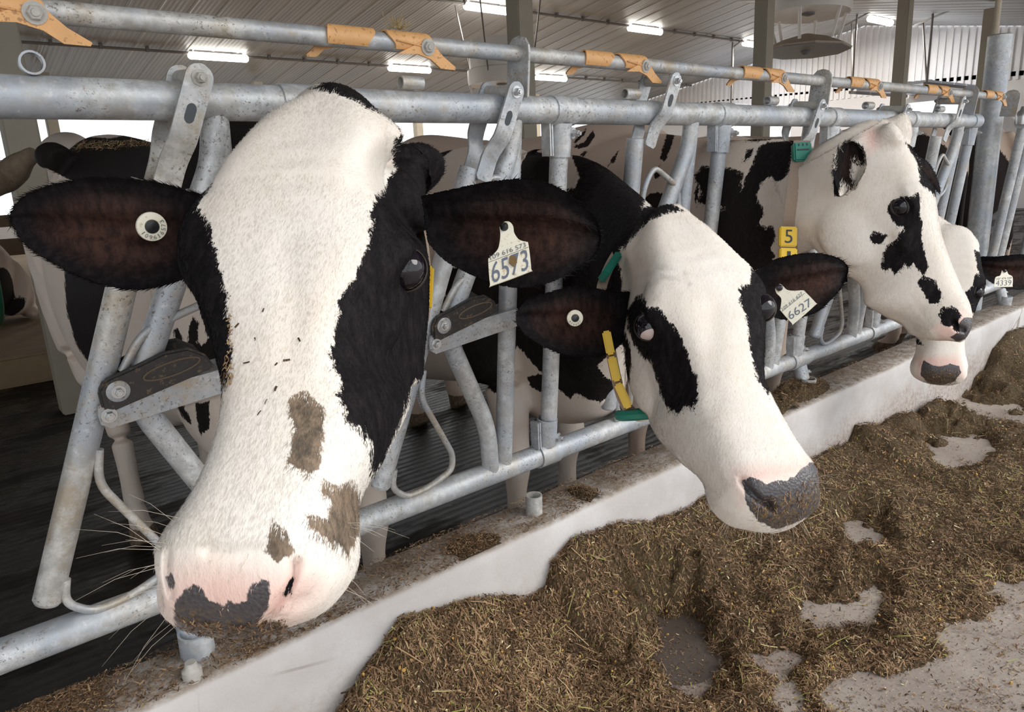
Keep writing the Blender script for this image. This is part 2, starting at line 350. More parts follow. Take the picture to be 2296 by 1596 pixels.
# ------------------------------------------------------------------ headlock fence (self locking feed barrier)
fence = empty('headlock_fence', F(1.0, -.9), 'galvanised steel headlock feed barrier that the cows reach through, standing on the curb', 'feed barrier')
PER, XV0 = 0.658, 1.09
XR0, XR1 = -1.6, 3.93
RT, RB, RV = .0308, .0300, .0225
MB().tube([F(XR0, 0), F(XR1, 0)], RT, 28).build('top_rail', M_GALV, fence)
MB().tube([F(XR0, -.902), F(8.5, -.902)], RB, 24).build('bottom_rail', M_GALV, fence)
def hexbolt(c, axis, r, h):
    c = np.asarray(c, float); axis = np.asarray(axis, float)
    return MB().lathe(c, axis, [(r, 0), (r, h*.8), (r*.85, h)], 6).lathe(c, axis, [(r*1.5, -.001), (r*1.5, .002)], 16).lathe(c, axis, [(r*.55, h*.9), (r*.5, h*1.35)], 10)
OUT = -NV
def unit(k, style, first):
    xv = XV0+k*PER
    def P(x, u, n=0): return F(xv+x, u, n)
    # straight bar, bent bar
    MB().tube([P(0, -.02), P(-.004, -.895)], RV, 16).build('vertical_bar', M_GALV, fence)
    bent = round_path([P(-.004, -.045, .004), P(-.012, -.10, .004), P(-.19, -.49, .004), P(-.062, -.765, .004), P(-.05, -.89, .004)], .06, 5)
    MB().tube(bent, RV, 16).build('bent_bar', M_GALV, fence)
    # T clamp top with its own bar, T clamp bottom
    xc = .149
    for nm, u, d in (('top_clamp', 0, -1), ('bottom_clamp', -.902, 1)):
        cl = MB().pipe(P(xc-.035, u), P(xc+.035, u), .0345, .031, 24).pipe(P(xc, u+d*.028), P(xc, u+d*.105), .0285, .024, 18)
        cl.box(P(xc-.036, u+d*.066), (.004, .03, .075)).box(P(xc-.043, u+d*.066), (.004, .03, .075))
        co = cl.build(nm, M_GALV, fence)
        hexbolt(P(xc+.022, u+d*.05, .022), OUT+np.array([.3, 0, 0]), .009, .016).build('bolt', M_ZINC, co)
    MB().tube([P(xc, -.06), P(xc+.006, -.84)], RV, 16).build('clamp_bar', M_GALV, fence)
    # swing bar: lock plates on both sides of the top rail, spacer roller, round bar, guide rods
    if style == 'tilt': bolt, pb, lo = (-.034, .036), (-.104, -.150), (-.372, -.825)
    else: bolt, pb, lo = (-.150, .080), (-.205, -.085), (-.262, -.825)
    if style == 'up': bar = [P(pb[0]-.028, pb[1]+.02), P(-.235, -.46), P(*lo)]
    else: bar = [P(pb[0]-.016, pb[1]+.025), P(*lo)]
    sb = MB().tube(bar, .0235, 18).lathe(bar[-1], np.asarray(bar[-1])-np.asarray(bar[-2]), [(.0235, -.002), (.02, .006), (.01, .01)], 18)
    sw = sb.build('swing_bar', M_GALVD if k < 0 else M_GALV, fence)
    b2 = np.array(bolt); p2 = np.array(pb); d = (p2-b2)/np.linalg.norm(p2-b2); s = np.array([-d[1], d[0]]); L = np.linalg.norm(p2-b2)
    w = .0215
    for side in (1, -1):
        def Q(t, o, n):
            q = b2+d*t+s*o; return P(q[0], q[1], n*side)
        # plate follows an S: spread at the rail, pinched on the bar
        rings = []
        ts = np.concatenate([np.linspace(-w, 0, 6), np.linspace(.01, L*.5, 7), np.linspace(L*.54, L-.008, 7), [L]])
        for t_ in ts:
            hw = w*math.sqrt(max(0.02, 1-(min(t_, 0)/w)**2)) if t_ < 0 else (w if t_ < L-.004 else w*.7)
            f = np.clip((t_-L*.45)/(L*.3), 0, 1); f = f*f*(3-2*f); n = .046*(1-f)+.0225*f
            rings.append((t_, hw, n))
        V = []; th = .0028
        for t_, hw, n in rings: V += [Q(t_, -hw, n), Q(t_, hw, n), Q(t_, hw, n+th*2), Q(t_, -hw, n+th*2)]
        fc = []
        for i in range(len(rings)-1):
            for j in range(4): fc.append((i*4+j, i*4+(j+1) % 4, (i+1)*4+(j+1) % 4, (i+1)*4+j))
        fc += [(0, 1, 2, 3), tuple(len(V)-4+j for j in (3, 2, 1, 0))]
        pl = MB().add(V, fc).build('lock_plate', M_GALVD if k < 0 else M_GALV, sw, angle=30)
        hexbolt(Q(0, 0, .046+th*2), OUT*side, .0085, .012).build('bolt', M_BOLTDK if k < 0 else M_ZINC, sw)
        if side == 1:       # oblong hole: its shade painted as a flat dark piece on the plate
            sl = [Q(L*.29+.010*math.sin(a)*1.0+(.006 if math.sin(a) > 0 else -.006), .0078*math.cos(a), .046+th*2+.0004) for a in np.linspace(0, 2*math.pi, 18, endpoint=False)]
            MB().prism(sl, OUT*.0012).build('slot', M_SLOT, sw, smooth=False)
    MB().tube([P(*bolt, .045), P(*bolt, .02), P(*bolt, -.02), P(*bolt, -.045)], [.0135, .0135, .0135, .0135], 16).build('spacer_roller', M_BOLTDK, sw)
    bx = lambda u_: np.interp(u_, [bar_[1] for bar_ in (lo, pb)], [lo[0], pb[0]-.016]) if style == 'tilt' else np.interp(u_, [-.825, -.46, -.07], [-.262, -.235, -.214])
    rod = .0075
    up = round_path([P(bx(-.24)+.022, -.245, .012), P(bx(-.2)+.026, -.185, .014), P(bx(-.15)+.055, -.137, .014), P(bx(-.15)+.175, -.20, .014), P(bx(-.15)+.185, -.30, .014), P(bx(-.37)+.04, -.37, .014), P(bx(-.43)+.022, -.435, .012)], .04, 5)
    MB().tube(up, rod, 10).build('upper_guide_rod', M_GALVD, sw)
    dn = round_path([P(bx(-.58)+.024, -.565, .012), P(bx(-.62)+.028, -.628, .014), P(-.178, -.80, .014), P(-.18, -.842, .014), P(-.25, -.868, .014), P(bx(-.85)+.06, -.872, .014), P(bx(-.83)+.022, -.835, .014), P(bx(-.8)+.022, -.79, .012)], .035, 5)
    MB().tube(dn, rod, 10).build('lower_guide_rod', M_GALVD, sw)
    # pivot arm: two flat straps from the vertical bar to the pivot bolt, rubber stop on top
    ul, ur = -.500, -.476
    for side in (1, -1):
        nn = .030*side
        st = [P(-.252, ul+.004, nn), P(-.250, ul+.018, nn), P(-.236, ul+.027, nn), P(.004, ur+.020, nn), P(.004, ur-.024, nn), P(-.236, ul-.024, nn), P(-.250, ul-.014, nn)]
        MB().prism(st, OUT*.005).build('pivot_strap', M_GALVD if k < 0 else M_GALV, fence, smooth=False)
        hexbolt(P(-.236, ul, nn+.003*side), OUT*side, .0085, .010).build('pivot_bolt', M_ZINC, fence)
        body = [P(-.245, -.487, nn*1.05), P(-.247, -.455, nn*1.05), P(-.236, -.437, nn*1.05), P(-.19, -.424, nn*1.05), P(-.14, -.408, nn*1.05), P(-.10, -.407, nn*1.05), P(-.072, -.425, nn*1.05), P(-.056, -.452, nn*1.05), P(-.23, -.494, nn*1.05)]
        lt = MB().prism(body, OUT*.014).build('rubber_latch', M_BLACKPL, fence, smooth=False, bevel=.004)
        if side == 1:
            ring = [P(-.130+.047*math.cos(a)*(1 if abs(math.cos(a)) < .95 else 1), -.438+.0125*math.sin(a)+.16*.047*math.cos(a), nn*1.05+.0075) for a in np.linspace(0, 2*math.pi, 25)]
            MB().tube(ring, .0018, 6, False).build('latch_recess_rim', M_LATCHRIM, lt)
            MB().lathe(P(-.218, -.459, nn*1.05+.006), OUT, [(.0185, 0), (.0185, .003), (.017, .004)], 24).build('washer', M_GALVD, lt)
            hexbolt(P(-.218, -.459, nn*1.05+.010), OUT, .0075, .008).build('bolt', M_ZINC, lt)
    # short pipe stub welded on the top rail
    if k == -1: xs = .138*1.3-xv
    else: xs = -.265
    if k == -1: MB().pipe(P(xs, .047, .016), P(xs+.004, .047, -.03), .0165, .0135, 22).build('pipe_stub', M_GALV, fence)
    else: MB().pipe(P(xs-.03, .045, 0.006), P(xs+.018, .045, .008), .0135, .0105, 18).build('pipe_stub', M_GALVD, fence)
M_SLOT = mat('slot_shadow', (.06, .07, .08), .7)
M_LATCHRIM = mat('latch_mud', (.13, .095, .065), .9)
for i, (k, sty) in enumerate(((-2, 'tilt'), (-1, 'tilt'), (0, 'tilt'), (1, 'up'), (2, 'tilt'), (3, 'tilt'), (4, 'up'), (5, 'tilt'))):
    unit(k, sty, i == 0) if k < 4.5 else None
k = 5
# support posts standing in sleeves on the curb, empty sleeve
for X in (.275, 2.606, 4.9):
    s = MB().pipe(F(X-.035, -.902), F(X+.035, -.902), .0345, .031, 22)
    a = F(X, -.93); s.pipe(a, (X, 1.36, KTOP-.02), .0275, .023, 18)
    s.pipe((X, 1.36, KTOP-.02), (X, 1.355, KTOP+.05), .032, .0275, 18)
    so = s.build('support_post', M_GALV, fence)
    hexbolt(F(X+.02, -.955, .02), OUT+np.array([.3, 0, 0]), .009, .016).build('bolt', M_ZINC, so)
e = MB().pipe((1.139, 1.335, KTOP-.02), (1.139, 1.333, KTOP+.052), .0225, .0185, 22).build('pipe_sleeve', M_GALVD)
tag(e, 'short empty steel pipe sleeve standing open on the curb', 'pipe sleeve')
s = MB().lathe((.245, 1.29, KTOP-.005), (0, 0, 1), [(.018, 0), (.018, .02), (.012, .026), (.010, .036)], 14).build('anchor_bolt', M_BOLTDK); tag(s, 'loose galvanised anchor bolt head on the curb under the biggest muzzle', 'bolt')
# locking rail: pipe in eye plates above the top rail, with pairs of orange catches
UN = .118; NR = .0
def LR(X, du=0, n=0): return F(X, UN+du, n)
rail = empty('locking_rail', LR(1.5), 'long thin galvanised pipe with orange plastic catches above the top rail', 'rail')
MB().tube([LR(XR0, 0), LR(4.13, -.004)], .0168, 20).build('rail_pipe', M_GALVD, rail)
for px, py, lb in ((1163, 130, 0), (1838, 210, 0), (2168, 240, 0), (2262, 248, 0)):
    r = ray(px, py); Q = r*(SF/(r@NV)); X = Q[0]
    o = [LR(X, -.092, .036), LR(X, .0, .036), LR(X, .016, .033), LR(X, .030, .020), LR(X, .035, 0), LR(X, .030, -.020), LR(X, .016, -.033), LR(X, 0, -.036), LR(X, -.092, -.036)]
    MB().prism(o, (.007, 0, 0)).build('eye_plate', M_GALVD, rail, smooth=False, bevel=.001)
def catch(X, mirror):
    """saddle that wraps the pipe with a hooked tongue at one end (towards +X unless mirrored)"""
    sg = -1 if mirror else 1
    def S(x, a, r): return LR(X+sg*x, r*math.sin(a), r*math.cos(a))
    R0, R1 = .0171, .0208
    # outline in (x, angle): angle 0 faces the feed alley, +90 is the top
    na = 16; V = []; A = np.radians(np.linspace(-40, 215, na))
    for a in A:
        # left edge slants, right edge ends in the tongue on the front face
        fr = max(0.0, math.cos(a)); x0 = .012+.030*max(0, -math.sin(a)*.6+.35)*fr; x1 = .100-.012*max(0, math.sin(a))*0+.012*fr
        for x, r in ((x0, R0), (x1, R0), (x1, R1), (x0, R1)): V.append(S(x, a, r))
    fc = []
    for i in range(na-1):
        for j in range(4): fc.append((i*4+j, i*4+(j+1) % 4, (i+1)*4+(j+1) % 4, (i+1)*4+j))
    fc += [(0, 1, 2, 3), tuple((na-1)*4+j for j in (3, 2, 1, 0))]
    mb = MB().add(V, fc)
    n = R1-.001 if not mirror else R1-.001
    side = 1 if not mirror else -1
    def T(x, du, nn): return LR(X+sg*(x if not mirror else min(x, .100+(x-.1)*.55)), du*(1 if not mirror else .8), nn*side)
    tong = [T(.085, .004, n), T(.112, .000, n), T(.135, -.022, n+.002), T(.165, -.040, n+.002), T(.162, -.045, n+.002), T(.128, -.044, n+.002), T(.105, -.028, n), T(.075, -.020, n), T(.03, -.022, n)]
    mb.prism(tong, OUT*.005)
    o = mb.build('catch', M_ORANGE, rail, angle=35)
    hexbolt(T(.098, -.006, n+.003), OUT*side, .0105, .008).build('bolt', M_BOLTDK, o)
    if side == 1: MB().tube([T(.028, .002, n+.0028), T(.09, -.006, n+.003)], .0016, 6).tube([T(.098, .003, n+.003), T(.098, .018, n-.010)], .0016, 6).build('moulded_rib', M_ORANGE, o)
for j in range(-1, 7):
    Xp = .094+(.506*1.3)*j
    catch(Xp, False); catch(Xp-.002, True)
for j, pts in enumerate([[(0, 0), (.02, .03)], [(0, .0), (-.02, .028)], [(.005, 0), (.03, .018)], [(.0, 0), (.006, .034)], [(0, .002), (-.03, .02)], [(-.004, 0), (.014, .022)]]):
    pass
m_straw = simple('dry_straw', (.36, .27, .12), .8, .3, 60)
r = MB()
for i in range(26):
    a = RNG.uniform(0, 6.28); e_ = RNG.uniform(.1, 1.2); L = RNG.uniform(.012, .035); b0 = LR(.80+RNG.normal(0, .012), .024, RNG.normal(0, .006))
    r.tube([b0, b0+np.array([math.cos(a)*math.cos(e_), math.sin(a)*math.cos(e_), math.sin(e_)])*L], .0007, 4)
tag(r.build('straw_tuft', m_straw), 'small tuft of dry straw caught on the orange catches left of the middle post', 'straw', kind='stuff')
# round steel post at the far end, pipe rising from it, gate beyond
pt = on_y(2243, 80, 1.47); X = pt[0]
e = empty('end_post', (X, 1.47, 0), 'thick round galvanised post at the far end of the headlocks', 'post')
MB().tube([(X, 1.47, 0), (X, 1.47, pt[2])], .058, 24).build('shaft', M_GALV, e)
MB().lathe((X, 1.47, pt[2]), (0, 0, 1), [(.058, 0), (.05, .006), (.01, .01)], 24).build('cap', M_GALVD, e)
tp = MB().tube([(X, 1.50, pt[2]), (X+.012, 1.5, pt[2]+.05), (X+.012, 1.5, ceil_z(1.5)-.01)], [.02, .016, .016], 12).build('water_pipe', simple('rusty_pipe', (.42, .36, .27), .7, .2, 20)); tag(tp, 'thin rusty pipe rising from the thick end post to the roof', 'pipe')
gate = empty('end_gate', F(4.7, -.9), 'galvanised gate pipes beyond the thick end post at the right edge', 'gate')
for (x0, x1) in ((4.60, 4.62), (4.72, 4.75)):
    MB().tube([F(x0, .02), F(x1, -.9)], .024, 14).build('gate_bar', M_GALV, gate)
MB().tube([F(4.55, .0), F(8.4, .0)], .03, 16).build('gate_rail', M_GALV, gate)
MB().lathe(F(4.56, .03), (0, 0, 1), [(.03, -.04), (.034, 0), (.03, .02), (.016, .034), (.012, .05)], 18).build('hinge_cap', M_ZINC, gate)
for i in range(7): MB().tube([F(5.2+i*.5, .0), F(5.2+i*.5, -.9)], .024, 10).build('gate_bar', M_GALV, gate)
# ------------------------------------------------------------------ cows
from mathutils.bvhtree import BVHTree
def rotv(a, w, n): return np.stack([a, w, n], 1)
def catmull(P, n):
    P = np.asarray(P, float); k = len(P); T = np.linspace(0, k-1, n); i = np.clip(T.astype(int), 0, k-2); t = (T-i)[:, None]
    g = lambda j: P[np.clip(j, 0, k-1)]
    p0, p1, p2, p3 = g(i-1), P[i], P[i+1], g(i+2)
    return .5*((2*p1)+(-p0+p2)*t+(2*p0-5*p1+4*p2-p3)*t*t+(-p0+3*p1-3*p2+p3)*t**3)
HEAD = [  # a, then half outline (w, n) from the face line round to the throat
 (-.030, [(0, -.040), (.040, -.048), (.062, -.085), (.058, -.130), (.03, -.155), (0, -.16)]),
 (-.012, [(0, -.012), (.042, -.020), (.068, -.070), (.068, -.130), (.035, -.172), (0, -.18)]),
 (.010, [(0, .000), (.046, -.006), (.076, -.056), (.076, -.130), (.04, -.19), (0, -.20)]),
 (.050, [(0, .006), (.055, .002), (.088, -.046), (.088, -.140), (.05, -.225), (0, -.24)]),
 (.100, [(0, .010), (.066, .005), (.094, -.040), (.095, -.150), (.055, -.240), (0, -.255)]),
 (.150, [(0, .010), (.072, .003), (.102, -.036), (.099, -.140), (.058, -.246), (0, -.260)]),
 (.200, [(0, .006), (.072, -.001), (.108, -.042), (.097, -.130), (.057, -.240), (0, -.255)]),
 (.250, [(0, .002), (.062, -.006), (.094, -.052), (.088, -.125), (.052, -.225), (0, -.238)]),
 (.300, [(0, .000), (.053, -.009), (.078, -.055), (.076, -.120), (.045, -.198), (0, -.210)]),
 (.360, [(0, .000), (.046, -.009), (.066, -.052), (.064, -.110), (.038, -.166), (0, -.175)]),
 (.415, [(0, .003), (.045, -.005), (.067, -.046), (.066, -.100), (.04, -.142), (0, -.150)]),
 (.455, [(0, .005), (.050, -.003), (.078, -.044), (.078, -.094), (.046, -.134), (0, -.145)]),
 (.490, [(0, .000), (.053, -.008), (.082, -.050), (.078, -.090), (.046, -.125), (0, -.136)]),
 (.513, [(0, -.016), (.046, -.022), (.068, -.054), (.064, -.084), (.038, -.110), (0, -.118)]),
 (.526, [(0, -.040), (.025, -.043), (.040, -.060), (.038, -.080), (.022, -.098), (0, -.102)])]
def loft(rings, cap=True):
    V = np.concatenate(rings); n = len(rings[0]); k = len(rings)
    f = [(i*n+j, i*n+(j+1) % n, (i+1)*n+(j+1) % n, (i+1)*n+j) for i in range(k-1) for j in range(n)]
    if cap: f += [tuple(range(n))[::-1], tuple((k-1)*n+j for j in range(n))]
    return V, f
def head_loft(tabl, sc, wl=None):
    A = np.array([r[0] for r in tabl]); H = np.array([r[1] for r in tabl])
    n = 56; AA = catmull(A[:, None], n)[:, 0]; HH = catmull(H.reshape(len(A), -1), n).reshape(n, -1, 2)
    rings = []
    for a, h in zip(AA, HH):
        half = catmull(h, 18); half[:, 0] = np.maximum(half[:, 0], 0)
        full = np.concatenate([half, (half[-2:0:-1])*[-1, 1]])
        rings.append(np.stack([np.full(len(full), a), full[:, 0], full[:, 1]], 1)*sc)
    return loft(rings)
def ell_loft(path, n=20, m=40):
    """path rows: centre(3), side half-width, up half-height ; sections perpendicular to the path"""
    P = catmull(np.asarray(path, float), m); C = P[:, :3]; T = np.gradient(C, axis=0); T /= np.linalg.norm(T, axis=1)[:, None]
    rings = []; a = np.arange(n)*2*math.pi/n
    for c, t, (rw, rh) in zip(C, T, P[:, 3:5]):
        up = np.array([0, 0, 1.0]); sd = np.cross(t, up); nn = np.linalg.norm(sd)
        sd = np.array([1.0, 0, 0]) if nn < .25 else sd/nn
        up = np.cross(sd, t)
        rings.append(c+np.cos(a)[:, None]*sd*rw+np.sin(a)[:, None]*up*rh)
    return loft(rings)
def body_loft(B, y0, x0, dx):
    """B rows: y, top z, bottom z, half width, squareness"""
    P = catmull(np.asarray(B, float), 46); n = 36; a = np.arange(n)*2*math.pi/n; rings = []
    for y, zt, zb, w, q in P:
        cx, sx = np.cos(a), np.sin(a); e = 2/max(q, 1.4)
        xx = np.sign(cx)*np.abs(cx)**e*w; zz = np.sign(sx)*np.abs(sx)**e
        up = sx > 0
        xx = np.where(up, xx*(1-.28*np.abs(zz)**2), xx)
        z = (zt+zb)/2+zz*(zt-zb)/2
        rings.append(np.stack([x0+dx*y+xx, np.full(n, y0+y), z], 1))
    return loft(rings)
BODY = [(.00, 1.16, .92, .07, 2), (.06, 1.27, .74, .17, 2.1), (.20, 1.40, .62, .24, 2.3), (.42, 1.43, .60, .29, 2.4), (.75, 1.40, .56, .34, 2.4), (1.10, 1.40, .52, .38, 2.3), (1.40, 1.44, .56, .36, 2.4), (1.62, 1.46, .64, .31, 2.5), (1.80, 1.42, .72, .26, 2.4), (1.91, 1.33, .80, .19, 2.2), (1.97, 1.18, .92, .09, 2)]
def cow_body_parts(y0, x0, dx, hz=1.0, legs=(0, 0, 0, 0), wsc=1.0):
    out = []
    B = [(y, zt*hz, zb*hz, w*wsc, q) for y, zt, zb, w, q in BODY]
    out.append(body_loft(B, y0, x0, dx))
    for s in (-1, 1):
        fo, ho = (legs[0], legs[2]) if s < 0 else (legs[1], legs[3])
        x = x0+s*.15
        out.append(ell_loft([(x+s*.03, y0+.28, 1.10*hz, .10, .15), (x+s*.03, y0+.24, .85, .095, .14), (x, y0+.18+fo*.3, .66, .07, .085), (x, y0+.16+fo*.7, .46, .052, .056), (x, y0+.15+fo*.8, .40, .05, .055), (x, y0+.16+fo, .28, .033, .036), (x, y0+.16+fo, .14, .036, .042), (x, y0+.145+fo, .09, .035, .04), (x, y0+.12+fo, .05, .05, .055), (x, y0+.10+fo, .0, .055, .065)], 16, 40))
        x = x0+dx*1.6+s*.17
        out.append(ell_loft([(x, y0+1.62, 1.18*hz, .15, .26), (x+s*.03, y0+1.52, .95, .13, .25), (x+s*.03, y0+1.50+ho*.3, .76, .10, .17), (x, y0+1.66+ho*.6, .60, .058, .085), (x, y0+1.74+ho*.9, .50, .046, .06), (x, y0+1.72+ho, .40, .04, .05), (x, y0+1.70+ho, .26, .034, .038), (x, y0+1.69+ho, .14, .038, .045), (x, y0+1.66+ho, .08, .038, .042), (x, y0+1.63+ho, .045, .05, .058), (x, y0+1.60+ho, .0, .055, .068)], 16, 44))
        out.append(ell_loft([(x0+dx*1.4+s*.20, y0+1.36, 1.36*hz, .05, .05), (x0+dx*1.4+s*.22, y0+1.42, 1.38*hz, .055, .05), (x0+dx*1.4+s*.2, y0+1.5, 1.36*hz, .04, .04)], 10, 8))
    out.append(ell_loft([(x0+dx*1.3, y0+1.05, .62, .06, .05), (x0+dx*1.3, y0+1.22, .56, .15, .10), (x0+dx*1.4, y0+1.42, .56, .16, .12), (x0+dx*1.5, y0+1.55, .66, .10, .08)], 16, 16))
    out.append(ell_loft([(x0, y0+.40, 1.33*hz, .07, .10), (x0, y0+.55, 1.37*hz, .05, .05), (x0+dx*1.2, y0+1.1, 1.34*hz, .045, .05), (x0+dx*1.5, y0+1.50, 1.37*hz, .04, .03)], 12, 30))   # spine ridge
    return out
def ellipsoid(c, ax, r, n=14):
    V = []; fs = []
    for i in range(n+1):
        th = math.pi*i/n
        for j in range(2*n):
            ph = math.pi*j/n; V.append((math.cos(th)*r[0], math.sin(th)*math.cos(ph)*r[1], math.sin(th)*math.sin(ph)*r[2]))
    V = np.array(V) @ np.asarray(ax).T+np.asarray(c)
    f = [(i*2*n+j, i*2*n+(j+1) % (2*n), (i+1)*2*n+(j+1) % (2*n), (i+1)*2*n+j) for i in range(n) for j in range(2*n)]
    return V, f
def remesh(parts, voxel):
    V = []; Fc = []; n = 0
    for v, f in parts:
        V.append(v); Fc += [tuple(i+n for i in q) for q in f]; n += len(v)
    me = bpy.data.meshes.new('tmp'); me.from_pydata(np.concatenate(V).tolist(), [], Fc)
    bm = bmesh.new(); bm.from_mesh(me); bmesh.ops.recalc_face_normals(bm, faces=bm.faces); bm.to_mesh(me); bm.free()
    o = bpy.data.objects.new('tmp', me); COL.objects.link(o)
    md = o.modifiers.new('r', 'REMESH'); md.mode = 'VOXEL'; md.voxel_size = voxel; md.adaptivity = 0
    dg = bpy.context.evaluated_depsgraph_get(); dg.update(); m2 = bpy.data.meshes.new_from_object(o.evaluated_get(dg))
    bpy.data.objects.remove(o); bpy.data.meshes.remove(me); return m2
def vco(me):
    a = np.empty(len(me.vertices)*3, np.float32); me.vertices.foreach_get('co', a); return a.reshape(-1, 3).astype(float)
def vset(me, v): me.vertices.foreach_set('co', v.astype(np.float32).ravel()); me.update()
def edges(me):
    e = np.empty(len(me.edges)*2, np.int32); me.edges.foreach_get('vertices', e); return e.reshape(-1, 2)
def lap(v, e, it, w):
    n = len(v); deg = np.bincount(e.ravel(), minlength=n)[:, None].clip(1)
    for _ in range(it):
        s = np.stack([np.bincount(e[:, 0], v[e[:, 1], k], n)+np.bincount(e[:, 1], v[e[:, 0], k], n) for k in range(3)], 1)
        v = v+(s/deg-v)*(w if np.isscalar(w) else w[:, None])
    return v
def refine(me, mask):
    bm = bmesh.new(); bm.from_mesh(me); bm.verts.ensure_lookup_table()
    es = [e for e in bm.edges if mask[e.verts[0].index] and mask[e.verts[1].index]]
    bmesh.ops.subdivide_edges(bm, edges=es, cuts=1, use_grid_fill=True, smooth=0)
    bmesh.ops.triangulate(bm, faces=[f for f in bm.faces if len(f.verts) > 4])
    bm.to_mesh(me); bm.free()
def poly_sd(x, y, poly):
    """signed distance in pixels, positive inside"""
    P = np.asarray(poly, float); ins = np.zeros(len(x), bool); best = np.full(len(x), 1e9)
    for i in range(len(P)):
        a = P[i]; b = P[(i+1) % len(P)]
        c = ((a[1] > y) != (b[1] > y)); xi = (b[0]-a[0])*(y-a[1])/((b[1]-a[1]) if b[1] != a[1] else 1e-9)+a[0]
        ins ^= c & (x < xi)
        d = b-a; L = (d@d) or 1e-9; t = np.clip(((x-a[0])*d[0]+(y-a[1])*d[1])/L, 0, 1)
        best = np.minimum(best, np.hypot(x-a[0]-t*d[0], y-a[1]-t*d[1]))
    return np.where(ins, best, -best)
def field(v, polys):
    """marks outlined on the photo, carried onto the hide: metres inside the nearest outline"""
    x, y, d = project(v); r = np.full(len(v), -.06)
    for p in polys:
        q = np.asarray(p, float); mk = (x > q[:, 0].min()-60) & (x < q[:, 0].max()+60) & (y > q[:, 1].min()-60) & (y < q[:, 1].max()+60)
        if mk.any(): r[mk] = np.maximum(r[mk], poly_sd(x[mk], y[mk], p)*d[mk]/FPX)
    return np.clip(r, -.06, .06)
def attr(me, name, val):
    a = me.attributes.new(name, 'FLOAT', 'POINT'); a.data.foreach_set('value', np.asarray(val, np.float32))

def hide_material():
    m = mat('cow_hide', (.8, .75, .7), .72); t = NT(m)
    t.b.inputs['Specular IOR Level'].default_value = .12
    h1 = t.noise(95, 5, .72, t.mapping((1, 1, .35))); h2 = t.noise(340, 3, .7, t.mapping((1, 1, .4))); lo = t.noise(7, 4, .6)
    hn = t.math('ADD', t.math('MULTIPLY', t.math('SUBTRACT', h1, .5), .022), t.math('MULTIPLY', t.math('SUBTRACT', h2, .5), .008))
    coat = t.math('ADD', t.attr('coat').outputs['Fac'], hn)
    white = t.mix(t.step(lo, .3, .75), (.80, .725, .645), (.86, .815, .76)); white = t.mix(t.math('MULTIPLY', t.step(h1, .45, .75), .22), white, (.66, .56, .46))
    black = t.mix(t.step(h1, .4, .7), (.006, .005, .006), (.017, .0135, .015))
    c = t.mix(t.step(coat, -.0012, .0012), white, black)
    c = t.mix(t.attr('tan').outputs['Fac'], c, t.mix(t.step(coat, -.001, .001), (.60, .43, .33), (.03, .022, .02)))  # ambient light behind the fence painted into the hide as a tan tint
    c = t.mix(t.math('MULTIPLY', t.attr('inner').outputs['Fac'], t.step(h1, .2, .7)), c, (.085, .036, .022))
    pk = t.attr('pink').outputs['Fac']
    c = t.mix(t.math('MULTIPLY', pk, t.step(coat, .001, -.001)), c, t.mix(lo, (.78, .42, .36), (.85, .58, .50)))
    sk = t.math('ADD', t.attr('nose').outputs['Fac'], t.math('MULTIPLY', t.math('SUBTRACT', h1, .5), .012))
    skm = t.step(sk, -.001, .001)
    c = t.mix(skm, c, t.mix(t.noise(240, 3), (.03, .026, .03), (.10, .09, .095)))
    fd = t.math('MULTIPLY', t.attr('crumb').outputs['Fac'], t.step(t.noise(150, 4, .8), .50, .56))
    c = t.mix(fd, c, t.mix(t.noise(90, 2), (.05, .033, .012), (.26, .17, .06)))
    md = t.step(t.math('ADD', t.attr('mud').outputs['Fac'], t.math('MULTIPLY', t.math('SUBTRACT', h1, .5), .02)), -.001, .0015)
    c = t.mix(t.math('MULTIPLY', md, .93), c, t.mix(t.step(h1, .35, .65), (.055, .035, .020), (.22, .15, .095)))
    t.color(c); t.rough(t.mix(skm, (.72, .72, .72), (.34, .34, .34))); t._in(t.b.inputs['Specular IOR Level'], t.math('ADD', .12, t.math('MULTIPLY', skm, .4)))
    bh = t.math('ADD', t.math('MULTIPLY', h1, .6), t.math('MULTIPLY', h2, .4)); pb = t.math('MULTIPLY', t.math('SUBTRACT', .5, t.voro(260).outputs['Distance']), t.math('MULTIPLY', skm, 1.2)); t.bump(t.math('ADD', bh, pb), .24, .006)
    return m
M_HIDE = hide_material()
M_EYE = mat('eyeball', (.008, .006, .010), .04, 0, .5); M_EYEW = mat('eye_white', (.62, .50, .47), .2)
M_LID = simple('eyelid_skin', (.040, .031, .030), .5, .3, 90)
FUR = []
